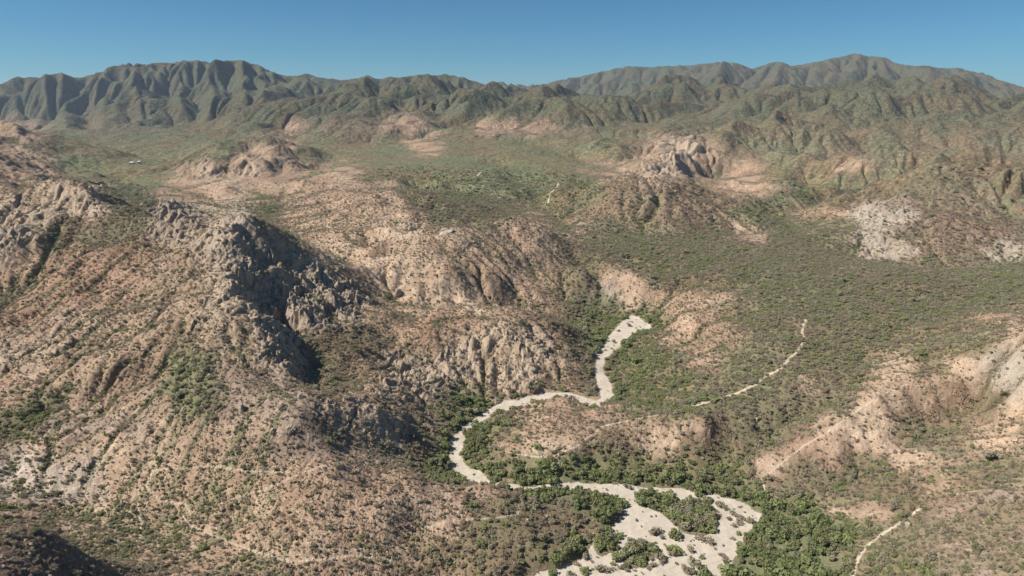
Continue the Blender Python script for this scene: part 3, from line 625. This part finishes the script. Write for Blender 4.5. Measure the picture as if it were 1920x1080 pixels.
def crown_mesh(name, seed, n, mat, flat=.62, lobes=6, leaf=.13, low=.08, spread=.36, shell=.55):
    r = np.random.default_rng(seed)          # a unit crown: 1 m across, standing on z = 0
    an = r.random(lobes)*6.283; rad = np.sqrt(r.random(lobes))*spread
    C = np.stack([np.cos(an)*rad, np.sin(an)*rad, low + flat*(.30 + .42*r.random(lobes)*(1-rad))], 1)
    S = .14 + .13*r.random(lobes)
    li = r.integers(0, lobes, n); d = r.normal(size=(n, 3)); d /= np.linalg.norm(d, axis=1)[:, None]
    p = C[li] + d*(S[li]*(shell + (1.08-shell)*r.random(n)))[:, None]*np.array([1, 1, .8])
    p[:, 2] = np.maximum(p[:, 2], low*.5)
    nrm = d*.8 + r.normal(size=(n, 3))*.55 + np.array([0, 0, .35]); nrm /= np.linalg.norm(nrm, axis=1)[:, None]
    t = np.cross(nrm, r.normal(size=(n, 3))); t /= np.linalg.norm(t, axis=1)[:, None]; b_ = np.cross(nrm, t)
    s = leaf*(.55+.8*r.random(n))[:, None]*.5
    V = np.stack([p-t*s-b_*s*.7, p+t*s-b_*s*.55, p+t*s*.8+b_*s*.8, p-t*s*.7+b_*s], 1).reshape(-1, 3)
    F = np.arange(n*4).reshape(-1, 4)
    return mesh_np(name, V, F, mat, np.repeat(r.random(lobes), 1)[li]*.6+r.random(n)*.4)
def tube(V, F, pts, radii, k=5):
    base = len(V)
    for i, (p, r_) in enumerate(zip(pts, radii)):
        d = Vector(pts[min(i+1, len(pts)-1)])-Vector(pts[max(i-1, 0)]); d.normalize()
        a = d.orthogonal().normalized(); b_ = d.cross(a)
        for j in range(k):
            an = 6.2832*j/k; V.append(tuple(Vector(p)+a*math.cos(an)*r_+b_*math.sin(an)*r_))
    for i in range(len(pts)-1):
        for j in range(k):
            F.append((base+i*k+j, base+i*k+(j+1) % k, base+(i+1)*k+(j+1) % k, base+(i+1)*k+j))
def stems_mesh(name, seed, tree=False):
    r = random.Random(seed); V, F = [], []
    if tree: tube(V, F, [(0, 0, -.12), (.01, 0, .1), (.03, .02, .24)], [.035, .028, .022])
    for k in range(5 if tree else 7):
        a = r.random()*6.28; o = .18+.16*r.random(); z0 = .2 if tree else -.05
        tube(V, F, [(0, 0, z0), (math.cos(a)*o*.5, math.sin(a)*o*.5, z0+.12+.1*r.random()), (math.cos(a)*o, math.sin(a)*o, z0+.26+.15*r.random())],
             [.018, .011, .004], 4)
    return mesh_np(name, V, F, M_BARK)
CROWN = {'tree': [crown_mesh('tree crown', 10+i, 420, M_TREE, .60, 9, .105) for i in range(3)],
         'green': [crown_mesh('green foliage', 30+i, 340, M_GREEN, .62, 8, .11, .03) for i in range(3)],
         'olive': [crown_mesh('olive foliage', 50+i, 280, M_OLIVE, .58, 7, .10, .04) for i in range(3)],
         'dry': [crown_mesh('dry foliage', 70+i, 200, M_DRY, .62, 7, .085, .05, .38, .3) for i in range(3)]}
STEM = {'tree': [stems_mesh('trunk', 5+i, True) for i in range(2)], 'bush': [stems_mesh('stems', 15+i) for i in range(2)]}
plant_no = 0
def put_plant(kind, x, y, z, size, label, cat, group):
    global plant_no
    plant_no += 1; tree = kind == 'tree'
    nm = {'tree': 'desert_tree', 'green': 'green_shrub', 'olive': 'olive_shrub', 'dry': 'dry_shrub'}[kind]
    e_ = bpy.data.objects.new(nm, None); sc.collection.objects.link(e_)
    e_.location = (x, y, z); a = rnd.random()*6.283; e_.rotation_euler = (0, 0, a); s = size; e_.scale = (s*rnd.uniform(.9, 1.1), s*rnd.uniform(.9, 1.1), s*rnd.uniform(.85, 1.1))
    e_['label'] = label; e_['category'] = cat
    if group: e_['group'] = group
    c = bpy.data.objects.new('crown' if tree else 'foliage', rnd.choice(CROWN[kind])); sc.collection.objects.link(c); c.parent = e_
    t = bpy.data.objects.new('trunk' if tree else 'stem', rnd.choice(STEM['tree' if tree else 'bush'])); sc.collection.objects.link(t); t.parent = e_
    return c
def height_at(x, y):
    x = np.atleast_1d(x); y = np.atleast_1d(y)
    r_ = np.hypot(x, y); a = (np.arctan2(x, y)-fu[0])/DU; b_ = (np.log(r_)-fw[0])/DW
    i = np.clip(b_.astype(int), 0, nr_-2); j = np.clip(a.astype(int), 0, nc_-2); f = b_-i; g = a-j
    z = lambda I, J: Q[I, J]*RF[I, J]
    return z(i, j)*(1-f)*(1-g)+z(i+1, j)*f*(1-g)+z(i, j+1)*(1-f)*g+z(i+1, j+1)*f*g
def to_px(x, y, z):
    dep = y*CT-(z-HC)*ST; return 960+F_PX*x/dep, 540-F_PX*(y*ST+(z-HC)*CT)/dep
# plants standing on the open sand: px, py, metres across, kind
SANDPLANTS = """1175,917,4.5,o 1207,924,4,g 1200,934,5,g 1215,942,3.5,o 1226,925,3,o 1254,934,6,g 1236,950,5,g 1250,947,3,g 1265,960,6,o 1277,955,5.5,o 1293,956,5.5,o 1312,964,6,g 1333,970,6,g 1319,955,5,g
1290,977,6,g 1308,980,5,o 1282,992,5.5,o 1298,990,5,g 1335,997,5,g 1265,981,4,o 1266,1007,6,B 1229,1000,5.5,o 1240,1010,3.5,d 1330,1018,5,o 1313,1014,5,d 1309,928,5,g 1326,942,4.5,g 1312,940,3,o 1352,952,5,o 1375,967,4,o 1386,981,4.5,d 1391,974,4,o
1405,981,4,o 1376,988,3,d 1385,1002,2.2,g 1374,1011,2.2,d 1356,1024,1.6,d 1350,1042,3,d 1358,1052,4,d 1316,1048,2.2,g 1293,1032,4,o 1267,1036,5.5,g 1261,1042,4,o 1254,1030,3,g 1180,1034,6.5,o 1191,1028,5,o 1174,1042,4,o 1207,1024,4.5,d 1217,1032,3,d 1200,1042,3,d
1185,1053,4,o 1185,1020,3.5,d 1160,1008,4,g 1140,996,4.5,g 1127,1007,2.5,o 1145,1010,4,o 1120,1017,4,g 1132,1021,4,g 1146,1027,4,g 1121,1031,4,g 1156,1050,5,B 1149,1060,2.2,g 1097,1046,4,o 1109,1054,2,d 1240,1050,5,o 1230,1046,3.5,d 1242,1056,4,o 1225,1061,3.5,o
1204,1060,4,g 1215,1068,2.5,d 1130,1072,5,o 1096,1075,4,g 1150,1069,2.5,d 1165,1067,4,d 1175,1071,3.5,d 1035,1078,4,g 1304,1060,6,o 1285,1073,4.5,o 1297,1077,4,o 1355,1073,5,d 1082,1062,3,d 1220,1050,2.5,o 1326,1078,2,g 1400,1003,2.5,d 1395,1015,3,d
1302,940,2.5,d 1344,960,2,d 1365,975,2.5,o 1180,938,1.2,d 1202,989,1.2,d 1330,985,2,o 1246,1022,1.5,d 1340,1030,1.5,d 1190,1072,1.6,d 1268,1058,1.4,g 1362,950,1.3,d 1375,955,1.2,d 1395,962,1.3,d 1410,968,1.2,d 1346,935,1.5,d 1385,1030,1.4,d
1150,642,4,o 1160,622,4,d 1180,612,4,o 1147,655,2.5,d 1135,600,4,g 1150,604,3.5,g 1165,598,4,o 1136,703,2,d 980,758,1.5,d 915,775,2,o 870,838,2,d"""
SP = []
for t in SANDPLANTS.split():
    a, b_, c, k = t.split(','); SP.append((float(a), float(b_), float(c), k))
hu, hw = first_hit([s[0] for s in SP], [s[1] for s in SP])
KN = {'g': 'green', 'B': 'green', 'o': 'olive', 'd': 'dry'}
SPECIAL = {0: 'thin grey-green shrub at the head of the wide sandy bend, standing by itself', 20: 'round bright green bush standing alone on the sand amid the wide wash',
           21: 'tall airy olive bush on the sand just beside the round bright green bush', 66: 'bright yellow-green round bush low on the near bank of the wide wash'}
protos = {'tree': [], 'green': [], 'olive': [], 'dry': []}
for k_ in range(34):                      # the thick growth of the long island in the wash
    t_ = rnd.random(); SP.append((1252+t_*88+rnd.uniform(-14, 14), 952+t_*34+rnd.uniform(-10, 12), rnd.uniform(3.5, 6), rnd.choice('ggoood')))
hu, hw = first_hit([s[0] for s in SP], [s[1] for s in SP])
SZ = [('along the narrow upper wash', lambda a, b_: b_ < 860), ('behind the wide sandy bend', lambda a, b_: b_ < 948 and a < 1246),
      ('at the head of the long green island', lambda a, b_: b_ < 962 and a < 1290), ('on the crest of the long green island', lambda a, b_: b_ < 976 and a < 1345),
      ('at the foot of the long green island', lambda a, b_: b_ < 1004 and 1245 < a < 1345), ('beside the bank of the near spur', lambda a, b_: a < 1162 and b_ < 1035),
      ('left of the round bright bush', lambda a, b_: a < 1246 and b_ < 1036), ('just below the round bright bush', lambda a, b_: 1245 < a < 1300 and b_ < 1046),
      ('in the far right channel of the wash', lambda a, b_: a >= 1345 and b_ < 990), ('in the right channel beside the thicket', lambda a, b_: a >= 1300 and b_ < 1062),
      ('on the low sandbar mid-wash', lambda a, b_: 1162 <= a and b_ < 1062), ('at the lowest end of the wash', lambda a, b_: True)]
rows = []
for i, ((px_, py_, s_, k), u_, w_) in enumerate(zip(SP, hu, hw)):
    if not np.isfinite(w_): continue
    zn = next(z_[0] for z_ in SZ if z_[1](px_, py_)); rows.append((KN[k], 'small' if s_ < 3.2 else 'large', zn, px_, i, u_, w_, s_))
ORD = ['leftmost', 'second from left', 'third from left', 'fourth from left', 'fifth from left', 'sixth from left']
for kind, bigness, zn, px_, i, u_, w_, s_ in rows:
    word = {'green': 'green', 'olive': 'olive', 'dry': 'dry brown'}[kind]
    mates = sorted([q_ for q_ in rows if q_[0] == kind and q_[1] == bigness and q_[2] == zn and q_[4] not in SPECIAL], key=lambda q_: q_[3])
    lab = SPECIAL.get(i); grp = f"{word} shrubs {zn}"
    if not lab:
        n_ = [q_[4] for q_ in mates].index(i)
        if len(mates) == 1: lab = f"{bigness} {word} shrub {zn}"
        elif len(mates) <= 6: lab = f"{bigness} {word} shrub {zn}, {ORD[n_]}"
        else: lab = f"{bigness} {word} shrub {zn}"
    r_ = math.exp(w_); x, y = r_*math.sin(u_), r_*math.cos(u_); z = float(height_at(x, y)[0])
    protos[kind].append(put_plant(kind, x, y, z-.05*s_, s_, lab, 'bush', grp))
# every other plant of the land
cell_a = (RF*RF*DU*DW)
dist_k = np.power(np.maximum(1, RF/600), .5)
edge0 = sstep(.03, .22, bankw); size_f = np.clip(COVF[..., 6]*(1-edge0)+3.1*edge0, .8, 4.5)*dist_k
e_f = Q - HC/RF; seen = e_f >= np.maximum.accumulate(e_f, axis=0) - .012
patch = (.5+.5*fbm(UF/0.02, WF/0.02, 701, 4, .6)).astype(np.float32)
vcov = np.clip(veg*(.30+1.4*patch), 0, .97)*np.where(rock > .6, .6, 1)*(1-sstep(.9, 1.6, bs)*.5)
edge = sstep(.03, .22, bankw)*(veg > .15)*(patch > .35); vcov = np.clip(vcov+.55*edge, 0, .97)
rho = -np.log(1-vcov*.80)/(.785*(size_f*.95)**2)
rho = rho*(sand < .25)*(track < .3)*seen*(np.abs(UF) < .72)*(RF > 110)*(1-sstep(520, 1150, RF))
on_sand = (sand >= .25)*(RF < 600)*(RF > 150)
size_f = np.where(on_sand, 1.0, size_f)
rho = np.where(on_sand, .006 + .30*sstep(.18, .50, braid)*(patch > .42), rho)*(np.abs(UF) < .72)
cnt = rng.poisson(rho*cell_a); idx = np.repeat(np.arange(Q.size), cnt.ravel())
ux = UF.ravel()[idx] + (rng.random(len(idx))-.5)*DU; wx = WF.ravel()[idx] + (rng.random(len(idx))-.5)*DW
sx_ = np.exp(wx); xs = sx_*np.sin(ux); ys = sx_*np.cos(ux); zs = height_at(xs, ys)
ss = size_f.ravel()[idx]*np.exp(.40*rng.normal(size=len(idx)))*(.75+.25*rng.random(len(idx)))
gv = green.ravel()[idx] + .35*edge0.ravel()[idx] - .75*on_sand.ravel()[idx] + .5*(fbm(ux/0.03, wx/0.03, 711, 3)) + .22*rng.normal(size=len(idx))
big = (~on_sand.ravel()[idx]) & (COVF[..., 6].ravel()[idx] > 3.0) & (sx_ < 600) & (gv > .45)
kind = np.where(big, 0, np.where(gv > .78, 1, np.where(gv > .38, 2, 3)))
print('plants', len(idx), np.bincount(kind), time.time()-T0)
# the ones that show largest become plants of their own
ppx, ppy = to_px(xs, ys, zs)
onview = (ppx > 5) & (ppx < 1915) & (ppy > 100) & (ppy < 1075) & ((e_f >= np.maximum.accumulate(e_f, axis=0)-.001).ravel()[idx])
score = np.where(onview, ss/sx_, 0)
ZONES = [('in the dense thicket right of the wide wash', lambda a, b_: (a > 1340) & (b_ > 900)),
         ('in the tree belt along the far side of the wide wash', lambda a, b_: (a > 860) & (b_ > 820) & (b_ < 925)),
         ('on the spur inside the bend of the wide wash', lambda a, b_: (a > 640) & (a <= 1340) & (b_ >= 925)),
         ('beside the narrow middle reach of the wash', lambda a, b_: (a > 700) & (a < 1000) & (b_ > 700) & (b_ <= 900)),
         ('on the green floor beside the narrow upper reach of the wash', lambda a, b_: (a > 1000) & (a < 1350) & (b_ < 820)),
         ('on the open pale basin below the big rocky hill', lambda a, b_: (a < 640) & (b_ > 780)),
         ('on the slopes to the right of the thicket', lambda a, b_: (a >= 1350) & (b_ <= 900))]
left = 296 - plant_no; taken = np.zeros(len(idx), bool)
order = np.argsort(-score)[:left]; taken[order] = True
KK = ['tree', 'green', 'olive', 'dry']
for i in order:
    k = KK[kind[i]]; where = 'on the open hillsides of the near land'
    for wz, fz in ZONES:
        if fz(ppx[i], ppy[i]): where = wz; break
    word = {'tree': 'leafy dark green tree', 'green': 'fresh green shrub', 'olive': 'dull olive shrub', 'dry': 'dry brown leafless shrub'}[k]
    protos[k].append(put_plant(k, xs[i], ys[i], zs[i]-.05*ss[i], ss[i], f"{word} {where}", 'tree' if k == 'tree' else 'bush', f"{word}s {where}"))
def scatter(name, label, srcs, sel):
    n = len(sel); me = bpy.data.meshes.new(name); me.vertices.add(n)
    me.vertices.foreach_set('co', np.stack([xs[sel], ys[sel], zs[sel]-.05*ss[sel]], -1).astype(np.float32).ravel())
    a = me.attributes.new('pick', 'INT', 'POINT'); a.data.foreach_set('value', rng.integers(0, len(srcs), n).astype(np.int32))
    a = me.attributes.new('turn', 'FLOAT_VECTOR', 'POINT'); t = np.zeros((n, 3), np.float32); t[:, 2] = rng.random(n)*6.283; a.data.foreach_set('vector', t.ravel())
    a = me.attributes.new('size', 'FLOAT_VECTOR', 'POINT'); a.data.foreach_set('vector', (ss[sel][:, None]*(.85+.3*rng.random((n, 3)))).astype(np.float32).ravel())
    me.update(); o = bpy.data.objects.new(name, me); sc.collection.objects.link(o); o['kind'] = 'stuff'; o['label'] = label
    g = bpy.data.node_groups.new(name, 'GeometryNodeTree')
    g.interface.new_socket('Geometry', in_out='INPUT', socket_type='NodeSocketGeometry'); g.interface.new_socket('Geometry', in_out='OUTPUT', socket_type='NodeSocketGeometry')
    gi_ = g.nodes.new('NodeGroupInput'); go = g.nodes.new('NodeGroupOutput'); jn = g.nodes.new('GeometryNodeJoinGeometry')
    for s in srcs:
        oi = g.nodes.new('GeometryNodeObjectInfo'); oi.transform_space = 'ORIGINAL'; oi.inputs[0].default_value = s; oi.inputs[1].default_value = True
        g.links.new(oi.outputs['Geometry'], jn.inputs[0])
    ip = g.nodes.new('GeometryNodeInstanceOnPoints'); g.links.new(gi_.outputs[0], ip.inputs['Points']); g.links.new(jn.outputs[0], ip.inputs['Instance'])
    ip.inputs['Pick Instance'].default_value = True
    for nm, ty, so in (('pick', 'INT', 'Instance Index'), ('turn', 'FLOAT_VECTOR', 'Rotation'), ('size', 'FLOAT_VECTOR', 'Scale')):
        na = g.nodes.new('GeometryNodeInputNamedAttribute'); na.data_type = ty; na.inputs[0].default_value = nm
        g.links.new(na.outputs[0], ip.inputs[so])
    g.links.new(ip.outputs[0], go.inputs[0])
    md = o.modifiers.new('plants', 'NODES'); md.node_group = g
    return o
def distinct(lst):
    seen_, out = set(), []
    for o in lst:
        if o.data.name not in seen_: seen_.add(o.data.name); out.append(o)
    return out
for k, nm, lb in ((0, 'thicket', 'dense leafy green thicket of low trees along the wash'), (1, 'green_scrub', 'green desert scrub covering flats and gullies'),
                  (2, 'olive_scrub', 'olive-brown scrub covering plains and slopes'), (3, 'dry_scrub', 'dry leafless scrub dotted over slopes')):
    pr = distinct(protos[KK[k]])
    sel = np.where((kind == k) & ~taken)[0]
    if pr and len(sel): scatter(nm, lb, pr, sel)
# ------------------------------------------------------------------ rocks
def rock_mesh(name, seed, mat, sub=3, flat=.7, rough=.28, chisel=9):
    import bmesh
    bm = bmesh.new(); bmesh.ops.create_icosphere(bm, subdivisions=sub, radius=.5)
    r = np.random.default_rng(seed); V = np.array([v.co[:] for v in bm.verts])
    N_ = r.normal(size=(chisel*2, 3)); N_ /= np.linalg.norm(N_, axis=1)[:, None]; Dp = .30+.17*r.random(len(N_))
    for n_, d_ in zip(N_, Dp):               # broken faces
        s = V@n_; V -= np.outer(np.maximum(0, s-d_)*.9, n_)
    V *= 1 + rough*.25*(fbm(V[:, 0]*5+seed, V[:, 1]*5+V[:, 2]*4, seed, 3)[:, None])
    V += rough*.10*fbm((V[:, 0]+V[:, 2]*.6)*9, V[:, 1]*3, seed+5, 2, .5, True)[:, None]*(V/np.linalg.norm(V, axis=1)[:, None])
    V *= np.array([1, .8, flat])
    for v, c in zip(bm.verts, V): v.co = c
    me = bpy.data.meshes.new(name); bm.to_mesh(me); bm.free(); me.materials.append(mat); return me
ROCKS = [rock_mesh('boulder', 200+i, M_STONE, 3) for i in range(4)]
def put_rock(nm, me, x, y, z, size, rot, label, cat, sink=.2, group=None):
    o = bpy.data.objects.new(nm, me); sc.collection.objects.link(o)
    o.scale = size; o.rotation_euler = rot; o.location = (x, y, z + size[2]*(.35-sink)); o['label'] = label; o['category'] = cat
    if group: o['group'] = group
    return o
def at_px(px_, py_):
    u_, w_ = first_hit(px_, py_); r_ = math.exp(w_[0]); x, y = r_*math.sin(u_[0]), r_*math.cos(u_[0]); return x, y, float(height_at(x, y)[0])
BOULD = [(453, 768, 7, 'upright tan boulder standing alone on the slope above the basin', (.9, .8, 1.5)),
 (548, 806, 7.5, 'larger rounded boulder of the pair below the big hill', (1.25, 1, .8)), (512, 809, 5, 'smaller pale boulder of the pair below the big hill', (1.2, .9, .8)),
 (378, 703, 4, 'pale round boulder at the top of the green patch on the slope', (1, 1, .8)), (392, 705, 4, 'reddish boulder beside the pale one above the green patch', (1.3, 1, .8)),
 (563, 745, 5, 'dark pointed boulder on the grey slope under the rocky ridge', (1, 1, 1.2)), (746, 552, 9, 'dark pinnacle rock at the foot of the crag ridge end', (1.2, .9, 1.4)),
 (166, 873, 6, 'brown rock lump on the pale basin ground beside a track', (1.2, 1, .7)),
 (500, 836, 4, 'small pale standing rock on the lower basin slope', (.8, .8, 1.3)), (130, 645, 4, 'dark rock on the pale rib of the left slope', (1, 1, .8)), (880, 918, 5, 'dark rock at the tip of the spur by the wash', (1.3, 1, .8))]
for px_, py_, s, lb, asp in BOULD:
    x, y, z = at_px(px_, py_)
    put_rock('boulder', rock_mesh('boulder', 300+int(px_), M_STONE, 5, .8, .75, 16), x, y, z, tuple(.62*s*a for a in asp), (0, rnd.uniform(-.2, .2), rnd.random()*6), lb, 'rock', .3)
OUT = [(835, 438, (19, 9, 5), .75, 'pale smooth granite slab on the crest of the tan hill', M_GREYSTONE)]
for px_, py_, sz_, rz, lb, mt in OUT:
    if not lb: continue
    x, y, z = at_px(px_, py_)
    put_rock('rock_outcrop', rock_mesh('rock outcrop', 500+int(px_), mt, 6, .8, .42, 16), x, y, z, sz_, (.1, -.25, rz), lb, 'rock outcrop', .42)
# loose stones
rs_ = (.006+.10*sstep(.2, .9, rock)+.05*sstep(.1, .4, bs)*(veg < .5))*(sand < .2)*(track < .3)*seen*(np.abs(UF) < .72)*(RF > 100)*(1-sstep(420, 620, RF))
cnt = rng.poisson(rs_*cell_a); idx = np.repeat(np.arange(Q.size), cnt.ravel())
ux = UF.ravel()[idx]+(rng.random(len(idx))-.5)*DU; wx = WF.ravel()[idx]+(rng.random(len(idx))-.5)*DW
r2 = np.exp(wx); xs = r2*np.sin(ux); ys = r2*np.cos(ux); zs = height_at(xs, ys)
ss = .55*np.exp(.55*rng.normal(size=len(idx))); ss = np.clip(ss, .2, 3.2); zs = zs+.15*ss
print('stones', len(idx))
src = [bpy.data.objects[o.name] for o in sc.objects if o.name.startswith('boulder')][:5]
scatter('rubble', 'loose granite stones strewn over the rocky slopes', src, np.arange(len(idx)))
# ------------------------------------------------------------------ two sheds on the far plain
M_ROOF = plain_material('white metal roof', (.50, .50, .49, 1), (.62, .62, .60, 1)); M_WALL = plain_material('plaster', (.42, .38, .33, 1), (.55, .50, .44, 1)); M_DOOR = plain_material('door', (.08, .06, .05, 1), (.12, .09, .07, 1))
def boxm(name, x0, x1, y0, y1, z0, z1, mat, slope=0.0):
    v = [(x0, y0, z0), (x1, y0, z0), (x1, y1, z0), (x0, y1, z0), (x0, y0, z1), (x1, y0, z1), (x1, y1, z1+slope), (x0, y1, z1+slope)]
    if slope and 'roof' in name: v = [(a, b_, c + (slope if b_ == y1 and c == z0 else 0)) for a, b_, c in v]
    return mesh_np(name, v, [(0, 3, 2, 1), (4, 5, 6, 7), (0, 1, 5, 4), (1, 2, 6, 5), (2, 3, 7, 6), (3, 0, 4, 7)], mat)
for px_, py_, w2, lb in ((247, 307, 2.8, 'long low shed with white roof, larger of the two on the far plain'), (261, 306, 1.6, 'small low shed with white roof, beside the longer shed on the far plain')):
    x, y, z = at_px(px_, py_)
    e_ = bpy.data.objects.new('shed', None); sc.collection.objects.link(e_); e_.location = (x, y, z-.3); e_.rotation_euler = (0, 0, .12); e_['label'] = lb; e_['category'] = 'shed'
    e_.scale = (1, 1, 1)
    for nm, me in (('wall', boxm('wall', -w2, w2, -3, 3, -1.5, 2.2, M_WALL, .8)), ('roof', boxm('roof', -w2-.3, w2+.3, -3.4, 3.4, 2.25, 2.45, M_ROOF, .9)), ('door', boxm('door', -1, .4, -3.06, -2.9, 0, 1.9, M_DOOR))):
        o = bpy.data.objects.new(nm, me); sc.collection.objects.link(o); o.parent = e_
# ------------------------------------------------------------------ air
def haze_box():
    top = float((Q*RF).max())+25; me = bpy.data.meshes.new('haze')
    X0, X1, Y0, Y1, Z0 = -11500., 11500., -400., 11500., float((Q*RF).min())-1.0
    v = [(X0, Y0, Z0), (X1, Y0, Z0), (X1, Y1, Z0), (X0, Y1, Z0), (X0, Y0, top), (X1, Y0, top), (X1, Y1, top), (X0, Y1, top)]
    me.from_pydata(v, [], [(0, 3, 2, 1), (4, 5, 6, 7), (0, 1, 5, 4), (1, 2, 6, 5), (2, 3, 7, 6), (3, 0, 4, 7)]); me.update()
    m = bpy.data.materials.new('air'); m.use_nodes = True; N = NT(m)
    pv = N.n('ShaderNodeVolumePrincipled', {'Color': (.62, .78, .98, 1), 'Density': HAZE, 'Anisotropy': .1})
    N.n('ShaderNodeOutputMaterial', {1: pv.outputs[0]})
    me.materials.append(m); o = bpy.data.objects.new('haze', me); sc.collection.objects.link(o); o['kind'] = 'stuff'
HAZE = 5.0e-5
haze_box()
